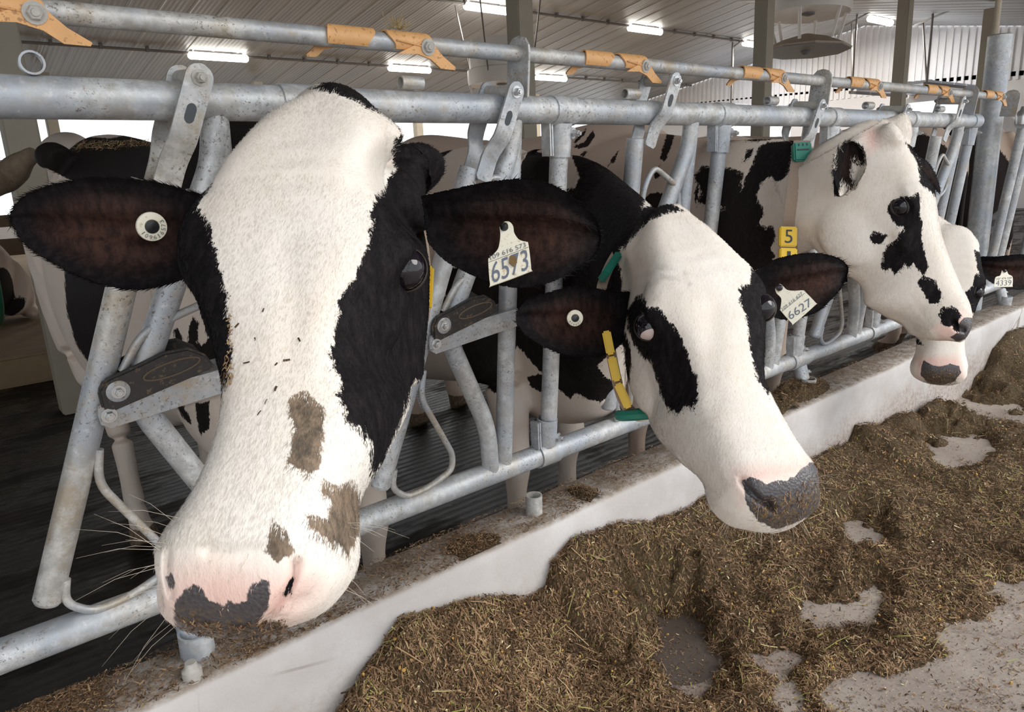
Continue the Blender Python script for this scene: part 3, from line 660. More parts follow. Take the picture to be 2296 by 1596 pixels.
def warp_outline(v, q, O):
    """moves the head surface sideways so that its outline has the photographed animal's widths"""
    x, y, d = project(v); A = np.array(O['axis'], float); u = (A[1]-A[0])/np.linalg.norm(A[1]-A[0]); p = np.array([-u[1], u[0]])
    X = np.stack([x, y], 1)-A[0]; s = X @ u; t = -(X @ p)
    mk = (q[:, 0] > O.get('a0', -.04)) & (q[:, 0] < .6) & (np.abs(q[:, 1]) < .2) & (q[:, 2] > O.get('n0', -.27)) & (q[:, 2] < .12) & (v[:, 1] < 1.2)
    st = lambda L: np.array(sorted([((np.array(z)-A[0]) @ u, -((np.array(z)-A[0]) @ p)) for z in L]))
    if O.get('ends'):
        lo, hi = np.percentile(s[mk], .05), np.percentile(s[mk], 99.98); L = np.linalg.norm(A[1]-A[0])
        k0, k1 = lo, hi; s2 = (s-k0)/(k1-k0)*L
        knots = O.get('knots', [])
        if knots: s2 = np.interp(s2, [0]+[k[0]*L for k in knots]+[L], [0]+[k[1]*L for k in knots]+[L])
        s2 = np.where(mk, s2, s)
    else: s2 = s
    nb = 70; e0, e1 = s2[mk].min(), s2[mk].max(); ix = np.clip(((s2-e0)/(e1-e0+1e-6)*nb).astype(int), 0, nb-1)
    cl = np.full(nb, np.nan); ch = np.full(nb, np.nan)
    for i in range(nb):
        z = t[mk & (ix == i)]
        if len(z) > 4: cl[i], ch[i] = z.min(), z.max()
    c = e0+(np.arange(nb)+.5)*(e1-e0)/nb; ok = ~np.isnan(cl); ker = np.exp(-np.linspace(-2, 2, 7)**2); ker /= ker.sum()
    sm = lambda a: np.convolve(np.pad(np.interp(c, c[ok], a[ok]), 3, mode='edge'), ker, 'valid')
    cl, ch = sm(cl), sm(ch)
    dl = dh = np.zeros(nb)
    if O.get('lo'): L = st(O['lo']); dl = np.interp(c, L[:, 0], L[:, 1])-cl; dl *= np.clip((c-L[0, 0]+60)/60, 0, 1) if O.get('fade') else 1
    if O.get('hi'): L = st(O['hi']); dh = np.interp(c, L[:, 0], L[:, 1])-ch
    dl, dh = np.clip(sm(dl), -110, 110), np.clip(sm(dh), -110, 110)
    f = np.clip((t-np.interp(s2, c, cl))/(np.interp(s2, c, ch-cl)+1e-6), 0, 1)
    dt = np.interp(s2, c, dl)*(1-f)+np.interp(s2, c, dh)*f
    w = np.clip((q[:, 0]-O.get('a0', -.04)+.03)/.05, 0, 1)*np.clip((q[:, 2]-O.get('n0', -.27)+.04)/.06, 0, 1)*(q[:, 0] < .62)*(np.abs(q[:, 1]) < .24)*np.clip((1.22-v[:, 1])/.08, 0, 1)
    D = (u[None]*(s2-s)[:, None]-p[None]*dt[:, None])*w[:, None]
    return v+(D[:, :1]*CR[:, 0]-D[:, 1:]*CR[:, 1])*(d/FPX)[:, None]
def make_cow(name, label, head, neck, body, coat_head, coat_body, ears, voxel, extra):
    """head: (pos, a, w, n, scale); returns the root object (one continuous hide mesh)"""
    pos, a, w, n, sc = head; pos = np.array(pos)+CAM; Rm = rotv(np.array(a), np.array(w), np.array(n))
    L2W = lambda q: pos+(np.asarray(q, float)*sc) @ Rm.T
    parts = []
    hv, hf = head_loft(extra.get('table', HEAD), sc); parts.append((hv @ Rm.T+pos, hf))
    for s in (-1, 1):                                     # brow, cheek muscle, upper lip
        parts.append(ellipsoid(L2W((.175, s*.083, -.036)), Rm, (.050*sc, .030*sc, .034*sc)))
        parts.append(ellipsoid(L2W((.225, s*.092, -.075)), Rm, (.060*sc, .014*sc, .022*sc)))
        parts.append(ellipsoid(L2W((.185, s*.072, -.165)), Rm, (.085*sc, .036*sc, .07*sc)))
        parts.append(ellipsoid(L2W((.475, s*.056, -.080)), Rm, (.042*sc, .030*sc, .040*sc)))
        parts.append(ellipsoid(L2W((.03, s*.070, -.07)), Rm, (.032*sc, .028*sc, .035*sc)))
    parts.append(ellipsoid(L2W((.005, 0, -.045)), Rm, (.034*sc, .055*sc, .046*sc)))
    parts.append(ellipsoid(L2W((.430, 0, -.140)), Rm, (.055*sc, .044*sc, .022*sc)))
    for q, r in extra.get('bumps', []): parts.append(ellipsoid(L2W(q), Rm, np.array(r)*sc))
    for x_, y_, d_, r_ in extra.get('bumps_px', []): parts.append(ellipsoid(at(x_, y_, d_), np.eye(3), (r_, r_, r_)))
    nk = [(*L2W(p[:3]), p[3], p[4]) if len(p) == 5 and p is not None else p for p in neck['head']]
    nk += [(q[0], q[1], q[2], q[3], q[4]) for q in neck['world']]
    parts.append(ell_loft(nk, 28, 44))
    if body: parts += cow_body_parts(*body)
    me = remesh(parts, voxel); me.name = name
    loc = lambda v: ((v-pos) @ Rm)/sc
    v = vco(me); e = edges(me)
    q = loc(v); inhead = (q[:, 0] > .03) & (q[:, 0] < .6) & (np.abs(q[:, 1]) < .2) & (q[:, 2] > -.3) & (q[:, 2] < .1)
    v = lap(v, e, 5, np.where(inhead, .45, .5)); vset(me, v)
    if extra.get('refine'):
        q = loc(v); refine(me, (q[:, 0] > -.06) & (q[:, 0] < .6) & (np.abs(q[:, 1]) < .2) & (q[:, 2] > -.27) & (q[:, 2] < .1) & ((v[:, 1]) < 1.25))
        v = vco(me); e = edges(me); v = lap(v, e, 3, .5)
    if extra.get('outline'): v = warp_outline(v, loc(v), extra['outline'])
    bvh = BVHTree.FromPolygons(v.tolist(), [tuple(p.vertices) for p in me.polygons])
    EYE = {}
    for s, key in ((-1, 'R'), (1, 'L')):
        c = L2W((.205, s*.0985, -.056)); ax = Rm @ np.array([.0, s*1.0, .32])
        if extra.get('eyes', {}).get(key):
            px = extra['eyes'][key]; hit, no, _, _ = bvh.ray_cast(Vector(CAM), Vector(ray(*px)).normalized(), 6)
            if hit is not None:
                vw_ = CAM-np.array(hit); vw_ /= np.linalg.norm(vw_); ax = .45*np.array(no)+.25*ax/np.linalg.norm(ax)+.55*vw_; ax /= np.linalg.norm(ax); c = np.array(hit)-ax*.0085*sc
        EYE[s] = (c, ax/np.linalg.norm(ax))
    # sculpt: eye sockets, nostrils, mouth, face planes
    q = loc(v); dq = np.zeros_like(q)
    hd = np.clip((q[:, 0]-.05)/.05, 0, 1)*(np.abs(q[:, 1]) < .2)*(q[:, 2] > -.3)*(q[:, 0] < .58)
    for s in (-1, 1):
        ec = loc(EYE[s][0][None])[0]; g = np.exp(-(((q[:, 0]-ec[0])/.020)**2+((q[:, 1]-ec[1])/.04)**2+((q[:, 2]-ec[2])/.015)**2)); dq[:, 1] -= s*g*.006
        g = np.exp(-(((q[:, 0]-ec[0])/.03)**2+((q[:, 1]-ec[1])/.04)**2+((q[:, 2]-ec[2]-.026)/.010)**2)); dq[:, 1] += s*g*.006
        g = np.exp(-(((q[:, 0]-.25)/.03)**2+((q[:, 1]-s*.095)/.04)**2+((q[:, 2]+.09)/.014)**2)); dq[:, 1] -= s*g*.004
        # nostril: comma shaped slit on the front corner
        for (na, nw, nn), r in (((.497, .050, -.040), (.011, .010, .012)), ((.486, .060, -.040), (.010, .008, .012)), ((.474, .068, -.044), (.009, .007, .012))):
            d2 = ((q[:, 0]-na)/r[0])**2+((q[:, 1]-s*nw)/r[1])**2+((q[:, 2]-nn)/r[2])**2; g = np.exp(-d2)
            dq[:, 2] -= g*.012; dq[:, 0] -= g*.010; dq[:, 1] -= s*g*.006
        g = np.exp(-(((q[:, 0]-.455)/.03)**2+((q[:, 1]-s*.075)/.03)**2+((q[:, 2]+.02)/.012)**2)); dq[:, 1] += s*g*.003
    mline = np.exp(-((q[:, 2]+.100+.10*(.50-q[:, 0]))/.006)**2)*(q[:, 0] > .38)*(np.abs(q[:, 1]) > .015)
    mline *= extra.get('mouth', .6); dq[:, 1] -= np.sign(q[:, 1])*mline*.006; dq[:, 0] -= mline*.004*(q[:, 0] > .49)
    wr = np.sin(q[:, 0]*210+np.sin(q[:, 1]*60)*.8)*np.exp(-((q[:, 1])/.07)**2)*np.exp(-((q[:, 0]-.12)/.06)**2)*(q[:, 2] > -.05)
    dq[:, 2] += wr*extra.get('wrinkle', .0005)
    v = v+(dq*hd[:, None]*sc) @ Rm.T
    for line, wpx, dep in extra.get('creases', []):
        x, y, dd_ = project(v); best = np.full(len(v), 1e9); ok_ = (v[:, 1] < 1.2) & ((CAM-v) @ Rm[:, 2] > -9)
        for (ax0, ay0), (bx0, by0) in zip(line[:-1], line[1:]):
            L2 = (bx0-ax0)**2+(by0-ay0)**2; tt = np.clip(((x-ax0)*(bx0-ax0)+(y-ay0)*(by0-ay0))/L2, 0, 1); best = np.minimum(best, np.hypot(x-ax0-tt*(bx0-ax0), y-ay0-tt*(by0-ay0)))
        near_ = dd_ < np.percentile(dd_[(best < wpx*2) & ok_], 50)+.06 if ((best < wpx*2) & ok_).any() else ok_
        g = np.exp(-(best/wpx)**2)*ok_*near_; v = v+(v-CAM)/dd_[:, None]*(g*dep)[:, None]
    # ears
    EV, EF, EU = [], [], []
    for er in ears:
        up = catmull([(x, y) for x, y in er['upper']], 26); lo = catmull([(x, y) for x, y in er['lower']], 26); dd = catmull(np.array(er['depth'])[:, None], 26)[:, 0]
        nv_ = 17; base = len(np.concatenate(EV)) if EV else 0; G = []; U = []
        for i in range(26):
            u_ = i/25; cup = er['cup']*math.sin(math.pi*min(1, .12+u_*.88))**.8
            for j in range(nv_):
                s_ = j/(nv_-1); b_ = 4*s_*(1-s_)
                px = up[i]+(lo[i]-up[i])*s_
                d_ = dd[i]+cup*(b_**1.2)+er.get('fold', 0)*math.exp(-((s_-.30)/.08)**2)*math.sin(math.pi*u_)+er.get('fold', 0)*.6*math.exp(-((s_-.62)/.07)**2)*math.sin(math.pi*u_)
                G.append(at(px[0], px[1], d_)); U.append(b_*math.sin(math.pi*min(1, u_*1.02+.02)))
        G = np.array(G); view = (G-CAM)/np.linalg.norm(G-CAM, axis=1)[:, None]
        th = .004+.010*np.array(U); Gb = G+view*th[:, None]; m_ = len(G)
        EV += [G, Gb]; EU += U+[0]*m_
        for i in range(25):
            for j in range(nv_-1):
                A_, B_, C_, D_ = i*nv_+j, i*nv_+j+1, (i+1)*nv_+j+1, (i+1)*nv_+j
                EF += [(A_+base, B_+base, C_+base, D_+base), (D_+base+m_, C_+base+m_, B_+base+m_, A_+base+m_)]
        rim = [i*nv_ for i in range(26)]+[25*nv_+j for j in range(1, nv_)]+[i*nv_+nv_-1 for i in range(24, -1, -1)]+[j for j in range(nv_-2, 0, -1)]
        for i in range(len(rim)):
            p_, q_ = rim[i], rim[(i+1) % len(rim)]; EF.append((q_+base, p_+base, p_+base+m_, q_+base+m_))
    vset(me, v)
    nb = len(v)
    if EV:
        ev = np.concatenate(EV)
        bm = bmesh.new(); bm.from_mesh(me)
        vs = [bm.verts.new(p) for p in ev]
        for f in EF: bm.faces.new([vs[i] for i in f])
        bm.to_mesh(me); bm.free()
    v = vco(me)
    # coat marks, with the darkness of the nostril hollows painted in
    yc = neck.get('split', 1.32)
    hm = (v[:, 1] < yc); isear = np.arange(len(v)) >= nb; hm |= isear
    co = np.full(len(v), -.06); co[hm] = field(v[hm], coat_head)
    if (~hm).any(): co[~hm] = field(v[~hm], coat_body)
    co[isear] = np.where(np.array(extra.get('ear_black', [1]*len(ears))).repeat(884)[:isear.sum()] > 0, np.maximum(co[isear], .03), co[isear]) if EV and not extra.get('ear_marks') else co[isear]
    attr(me, 'coat', co)
    q = loc(v)
    for nm in ('nose', 'mud'):
        val = np.full(len(v), -.06); val[hm] = field(v[hm], extra.get(nm, []))
        if nm == 'mud': val = np.where(hm, val, np.maximum(val, np.clip(.075-v[:, 2], -.06, .06)))
        attr(me, nm, val)
    pk = np.zeros(len(v)); 
    if extra.get('pink'): pk[hm] = np.clip((field(v[hm], extra['pink'])+.012)/.03, 0, 1)*extra.get('pinkamt', .7)
    pk = np.where(isear, 0, pk); attr(me, 'pink', pk)
    inn = np.zeros(len(v)); 
    if EV: inn[isear] = np.clip((np.array(EU)-.35)/.6, 0, 1)*extra.get('innamt', .6)
    attr(me, 'inner', inn)
    cr = np.zeros(len(v)); 
    if extra.get('crumb'): cr[hm] = np.clip(field(v[hm], extra['crumb'])/.02+.3, 0, 1)
    attr(me, 'crumb', np.where(isear, 0, cr))
    tn = np.where(hm, 0, extra.get('tan', .6)); 
    tn = np.where(isear, 0, np.clip((v[:, 1]-1.0)/.6, 0, 1)*extra.get('tan', .5)); attr(me, 'tan', tn)  # painted ambient tone, growing from the fence back along the body
    org = np.array([pos[0]*.3+neck['world'][-1][0]*.7, neck['world'][-1][1], 0.0]); vset(me, v-org)
    me.shade_smooth(); me.materials.append(M_HIDE)
    o = bpy.data.objects.new(name, me); COL.objects.link(o); o.location = org
    tag(o, label, 'cow', 'cows at the feed fence')
    # eyes with lids
    for s, show in ((-1, extra.get('eyeR', 1)), (1, extra.get('eyeL', 1))):
        if not show: continue
        c, ax = EYE[s]; R_ = .0205*sc
        al = Rm @ np.array([1.0, 0, -.12*1]); al -= ax*(al@ax); al /= np.linalg.norm(al); tv = np.cross(ax, al)
        eb = MB(); ev_, ef_ = ellipsoid(c, np.stack([ax, al, tv], 1), (R_, R_*1.02, R_*.96), 12); eb.add(ev_, ef_); eo = eb.build('eyeball', M_EYE, o)
        if extra.get('sclera') and (s == -1 or extra.get('sclera_both')):
            sa, tilt_ = extra['sclera']; dr = al*math.cos(tilt_)+ax*math.sin(tilt_); e1 = np.cross(dr, tv); e1 /= np.linalg.norm(e1); e2 = np.cross(dr, e1); G = []
            for i_ in range(7):
                for j_ in range(16): 
                    g_ = sa*i_/6; h_ = 2*math.pi*j_/16; G.append(c+R_*1.028*(math.cos(g_)*dr+math.sin(g_)*(math.cos(h_)*e1+math.sin(h_)*e2)))
            MB().add(G, [(i_*16+j_, i_*16+(j_+1) % 16, (i_+1)*16+(j_+1) % 16, (i_+1)*16+j_) for i_ in range(6) for j_ in range(16)]).build('eye_white', M_EYEW, eo)
        flip = 1 if (tv @ Rm[:, 2]) > 0 else -1; up_ = tv*flip
        for nm, p0, p1 in (('upper_lid', 46, 130), ('lower_lid', -46, -130)):
            G = []; nu, nv2 = 15, 8
            for iu in range(nu):
                th = math.pi*(.02+.96*iu/(nu-1))
                for iv in range(nv2):
                    f_ = iv/(nv2-1); ph = math.radians(p0+(p1-p0)*f_); rr = R_*(1.045+.10*math.exp(-(f_/.16)**2)*math.sin(th)) if iv else R_*1.0
                    G.append(c+rr*(-math.cos(th)*al*1.06+math.sin(th)*(math.cos(ph)*ax+math.sin(ph)*up_)))
            MB().add(G, [(i_*nv2+k_, i_*nv2+k_+1, (i_+1)*nv2+k_+1, (i_+1)*nv2+k_) for i_ in range(nu-1) for k_ in range(nv2-1)]).build(nm, M_LID, o, angle=70)
        if extra.get('lashes', 1):
            ls = MB()
            for t_ in np.linspace(.45, 2.7, 17)+RNG.normal(0, .05, 17):
                x_ = -math.cos(t_)*1.0; p0 = c+R_*1.1*(al*x_+math.sin(t_)*(.86*ax+.5*up_)); p1 = p0+R_*(ax*.28+up_*RNG.normal(.16, .06)+al*x_*.12); p2 = p1+R_*(ax*.2+up_*RNG.normal(.12, .08)+al*x_*.1)
                ls.tube([p0, p1, p2], [.0002, .00015, .00005], 4, False)
            tag(ls.build('eyelashes', M_LID, o), kind='stuff')
    FUR.append((o, org, nb, extra.get('fur', 0), Rm, pos, sc, ears))
    return o, L2W, Rm
# ---- cow one: the big face
S1 = 1.1
C1H = [(455,415),(480,400),(445,462),(470,500),(480,545),(492,590),(505,640),(514,680),(517,740),(521,800),(512,840),(500,870),(494,905),(330,915),(-20,660),(-20,400),(200,380),(420,410),(513,333)]
C1R = [(930,285),(885,312),(880,345),(885,385),(868,400),(862,425),(840,440),(832,470),(835,500),(822,560),(805,600),(795,630),(762,655),(757,680),(760,705),(752,735),(738,800),(748,825),(762,850),(758,890),(775,925),(778,945),(808,955),(818,985),(835,995),(832,1035),(838,1064),(862,1032),(885,975),(905,925),(925,868),(938,852),(975,850),(1400,720),(1400,390),(1200,380),(1030,290),(1000,230),(920,240)]
C1P = [(690,198),(720,190),(700,150),(980,150),(960,300),(920,300),(905,292),(870,268),(858,257),(845,250),(820,243),(790,225),(760,212),(720,203)]
ears1 = [dict(upper=[(470,440),(420,428),(370,412),(300,402),(215,398),(140,410),(85,425),(45,447),(24,478)], lower=[(475,560),(425,615),(395,632),(320,648),(250,643),(170,615),(100,578),(55,545),(26,500)], depth=[.90,.875,.85,.83,.82,.82,.83,.84,.85], cup=.035, fold=-.012),
         dict(upper=[(945,440),(1000,428),(1060,415),(1120,405),(1190,402),(1250,420),(1300,455),(1335,490),(1347,530)], lower=[(960,545),(1000,585),(1050,612),(1110,636),(1180,645),(1240,630),(1300,600),(1335,570),(1346,538)], depth=[.88,.865,.85,.84,.83,.83,.84,.85,.86], cup=.035, fold=-.012)]
COW1, L1, R1m = make_cow('holstein_cow', 'huge black and white cow face nearest the camera with wide white blaze and muddy muzzle', (np.array((.359,.737,.09))*S1, (-.498,-.515,-.698), (.739,-.673,-.031), (-.454,-.531,.716), S1),
  dict(head=[(.10,0,-.13,.085,.11),(.06,0,-.16,.095,.13)], world=[(.60,1.20,1.30,.11,.17),(.72,1.42,1.24,.13,.21),(.74,1.72,1.15,.19,.27),(.72,2.0,1.08,.20,.30)]),
  (1.52, .68, -.03, 1.04, (0,0,-.30,-.12), .88),
  [C1H, C1R, C1P, [(655,1292),(660,1300),(648,1325),(640,1330)]],  # last outline paints the shade inside the nostril
  [[(60,340),(95,320),(130,303),(250,310),(350,285),(560,240),(700,330),(560,420),(350,430),(240,425),(160,405),(105,378),(75,372)], [(140,560),(150,700),(170,770),(215,840),(235,800),(225,760),(245,740),(270,640),(262,560)],
   [(388,740),(400,735),(418,780),(412,792),(395,770)], [(417,790),(422,740),(432,708),(446,722),(442,770),(455,775),(470,750),(490,740),(520,760),(520,840),(420,850)], [(385,890),(400,880),(430,950),(415,945)], [(438,905),(470,900),(470,960),(450,975),(440,940)]],
  ears1, .0074, dict(refine=True, eyeR=0, bumps_px=[(935,400,1.0,.050),(985,452,.98,.042),(965,490,.95,.046)], fur=80000, creases=[([(662,1262),(655,1300),(640,1330),(610,1375),(590,1398)],9,.012),([(375,1235),(372,1280),(382,1330)],7,.007),([(640,560),(660,680),(650,800)],40,.003),([(470,1235),(540,1242),(610,1232)],16,.004)], tan=.35, wrinkle=.0006, eyes=dict(L=(920,605)), outline=dict(axis=((735,193),(735,1432)), ends=1, knots=[(.36,.33)], lo=[(715,200),(640,225),(590,260),(550,300),(512,345),(470,410),(420,470),(402,520),(400,570),(415,610),(432,650),(450,700),(466,750),(482,800),(497,850),(495,900),(490,940),(480,980),(462,1030),(440,1080),(415,1130),(385,1170),(360,1205),(345,1240),(339,1290),(345,1340),(360,1385),(400,1425)], hi=[(770,200),(830,228),(880,262),(918,300),(935,340),(950,420),(960,500),(966,560),(963,620),(960,700),(952,800),(945,860),(928,900),(905,950),(880,1000),(852,1050),(825,1085),(807,1120),(806,1180),(806,1240),(797,1290),(765,1340),(735,1370),(690,1400),(600,1428)]),
   nose=[[(395,1345),(412,1320),(440,1312),(460,1330),(470,1345),(500,1357),(510,1345),(530,1355),(555,1350),(560,1312),(585,1300),(604,1304),(607,1330),(600,1360),(590,1380),(575,1400),(620,1392),(645,1405),(640,1440),(560,1450),(450,1450),(395,1420),(388,1370)], [(370,1290),(385,1285),(395,1310),(382,1325)]],  # second outline darkens the hollow of the other nostril
   pink=[[(380,1270),(480,1262),(600,1275),(690,1235),(720,1320),(660,1400),(420,1440),(350,1360)]], crumb=[[(390,1350),(500,1375),(640,1380),(640,1460),(390,1460)]],
   mud=[[(655,890),(680,875),(700,890),(730,915),(733,950),(720,990),(722,1030),(700,1065),(670,1050),(645,1045),(650,1000),(660,960),(645,915)], [(610,1160),(655,1200),(655,1240),(620,1268),(592,1235),(600,1205)], [(725,1075),(750,1090),(790,1075),(812,1110),(812,1180),(780,1245),(740,1215),(690,1170),(680,1145),(730,1160),(745,1130),(725,1100)]]))
# ---- cow two: white face in the middle
S2 = 1.1
ears2 = [dict(upper=[(1420,655),(1370,652),(1320,645),(1270,645),(1225,658),(1182,672),(1158,700)], lower=[(1410,750),(1370,790),(1320,800),(1270,795),(1225,780),(1180,752),(1157,722)], depth=[1.38,1.35,1.32,1.29,1.28,1.28,1.29], cup=.035, fold=-.012),
         dict(upper=[(1690,610),(1730,585),(1775,572),(1820,567),(1860,572),(1890,585),(1902,600)], lower=[(1700,680),(1740,712),(1780,715),(1830,700),(1865,670),(1890,640),(1902,608)], depth=[1.38,1.37,1.36,1.36,1.37,1.39,1.40], cup=.03, fold=-.01)]
COW2, L2, R2m = make_cow('holstein_cow', 'white faced cow in the middle with a black patch around one eye', (np.array((.966,.751,-.07))*S2, (-.347,-.682,-.644), (.872,-.487,.045), (-.344,-.546,.764), S2),
  dict(head=[(.09,0,-.13,.085,.11),(.05,0,-.16,.095,.13)], world=[(1.34,1.22,1.08,.10,.20),(1.50,1.47,1.01,.13,.36),(1.52,1.68,.94,.17,.44),(1.52,2.0,1.0,.19,.36)]),
  (1.55, 1.52, -.07, .98, (-.02,.05,0,-.1), .86),
  [[(1400,560),(1380,520),(1415,505),(1440,466),(1480,455),(1510,458),(1535,472),(1500,478),(1465,490),(1435,515),(1412,540)], [(1408,540),(1393,560),(1388,590),(1396,625),(1390,680),(1392,730),(1410,760),(1416,800),(1412,860),(1404,850),(1400,780),(1390,770),(1330,830),(1150,800),(1100,600),(1270,320),(1300,270),(1460,420)],
   [(1405,695),(1425,665),(1440,660),(1455,690),(1480,688),(1500,720),(1520,740),(1540,790),(1560,840),(1565,890),(1555,922),(1540,905),(1520,928),(1495,912),(1480,880),(1475,860),(1462,812),(1440,800),(1420,770),(1408,740)],
   [(1672,1088),(1682,1092),(1702,1112),(1728,1126),(1734,1144),(1720,1142),(1700,1124),(1682,1108)], [(1700,575),(1685,600),(1680,640),(1660,640),(1657,670),(1670,700),(1678,740),(1680,780),(1690,820),(1700,850),(1722,885),(1760,720),(1920,700),(1920,550)]],  # first outline blackens the nostril hole in place of its shade
  [[(900,240),(1060,260),(1055,300),(1010,340),(985,360),(960,340),(900,330)], [(1165,420),(1168,370),(1185,335),(1215,318),(1250,340),(1260,380),(1235,400),(1225,420)],
   [(1275,330),(1295,290),(1370,330),(1450,430),(1445,530),(1400,600),(1395,760),(1390,880),(1345,900),(1320,895),(1290,880),(1280,895),(1262,880),(1240,862),(1215,880),(1190,868),(1180,845),(1215,838),(1160,775),(1125,870),(1110,882),(1085,862),(1070,890),(1040,800),(1000,700),(1000,600),(1050,600),(1100,450),(1230,430),(1290,420),(1300,400)]],
  ears2, .0088, dict(refine=True, fur=50000, creases=[([(1664,1078),(1678,1098),(1700,1120),(1722,1130)],7,.012),([(1722,1130),(1730,1140)],9,.012),([(1396,640),(1420,618),(1470,604),(1530,612)],7,.003),([(1400,668),(1425,642),(1480,624),(1540,636)],7,.003),([(1600,700),(1590,800),(1600,900)],30,.004)], tan=.35, sclera=(.80, .42), eyes=dict(R=(1447,733),L=(1717,688)), outline=dict(axis=((1490,460),(1745,1195)), ends=1, lo=[(1425,510),(1392,560),(1388,620),(1388,680),(1392,740),(1400,790),(1408,850),(1420,890),(1440,925),(1470,980),(1510,1025),(1560,1065),(1580,1090),(1582,1110),(1590,1135),(1610,1165),(1650,1188),(1700,1196)], hi=[(1540,472),(1590,508),(1630,545),(1660,575),(1692,600),(1715,640),(1724,690),(1717,745),(1713,850),(1724,872),(1741,907),(1776,967),(1801,1009),(1826,1040),(1840,1080),(1843,1120),(1835,1150),(1790,1176),(1750,1192)]),
   nose=[[(1662,1078),(1680,1068),(1700,1075),(1720,1085),(1745,1076),(1765,1078),(1790,1060),(1815,1035),(1835,1040),(1845,1110),(1832,1152),(1790,1168),(1740,1188),(1700,1168),(1675,1130),(1672,1105)]],
   pink=[[(1640,1050),(1720,1040),(1830,1020),(1840,1060),(1700,1090),(1660,1130)]], crumb=[[(1690,1130),(1780,1110),(1840,1090),(1840,1160),(1740,1195),(1680,1170)]]))
# ---- cow three: head in profile, collar
S3 = 1.12
ears3 = [dict(upper=[(2035,330),(2055,345),(2075,358),(2092,380),(2103,405),(2108,428)], lower=[(2035,375),(2052,392),(2068,405),(2085,415),(2097,424),(2107,434)], depth=[2.02,2.04,2.06,2.07,2.08,2.09], cup=-.01, fold=0), dict(upper=[(1905,425),(1885,440),(1875,415),(1868,385),(1872,350),(1885,325),(1905,316)], lower=[(1925,408),(1915,425),(1930,400),(1942,375),(1940,345),(1930,328),(1912,318)], depth=[1.80,1.78,1.77,1.76,1.755,1.755,1.76], cup=.03, fold=-.006)]
C3HD = [[(2030,320),(2060,335),(2090,360),(2115,430),(2100,440),(2062,410),(2061,380),(2050,350)], [(2136,718),(2146,712),(2152,726),(2162,738),(2150,748),(2138,738)], [(1992,462),(2000,448),(2015,446),(2020,438),(2045,440),(2058,430),(2064,445),(2062,475),(2068,500),(2066,530),(2072,560),(2082,600),(2070,618),(2058,605),(2048,590),(2036,602),(2028,590),(2018,606),(2005,615),(1995,600),(1985,606),(1974,602),(1980,570),(1986,552),(2010,535),(2026,508),(2010,504),(1998,490),(1990,475)],  # second outline is painted nostril shade, not a coat patch
  [(1950,532),(1960,517),(1972,520),(1988,527),(1980,545),(1955,547)], [(2055,632),(2068,618),(2085,622),(2098,630),(2112,662),(2106,680),(2082,680),(2075,662)], [(2104,705),(2112,690),(2130,686),(2146,692),(2156,707),(2150,720),(2128,735),(2110,725)],
  [(1870,440),(1866,385),(1872,345),(1890,320),(1915,316),(1935,330),(1942,375),(1925,372),(1910,366),(1905,385),(1915,425),(1900,425),(1885,415),(1882,440)],
  [(1680,385),(1700,330),(1720,318),(1740,318),(1785,313),(1778,345),(1766,392),(1745,408),(1728,395),(1718,400),(1702,412),(1697,440),(1710,465),(1712,480),(1700,500),(1712,508),(1734,505),(1738,535),(1728,556),(1738,575),(1715,600),(1640,620),(1590,575),(1600,540),(1640,500),(1650,470),(1625,465),(1640,440),(1662,430),(1668,405),(1672,395)], [(1555,395),(1575,370),(1600,372),(1640,375),(1668,388),(1660,408),(1668,430),(1640,455),(1600,470),(1560,450),(1575,430)], [(1663,365),(1675,335),(1692,330),(1685,350)], [(1625,455),(1650,430),(1655,470),(1640,510)], [(1665,312),(1730,306),(1840,290),(1840,300),(1745,310),(1690,318)]]
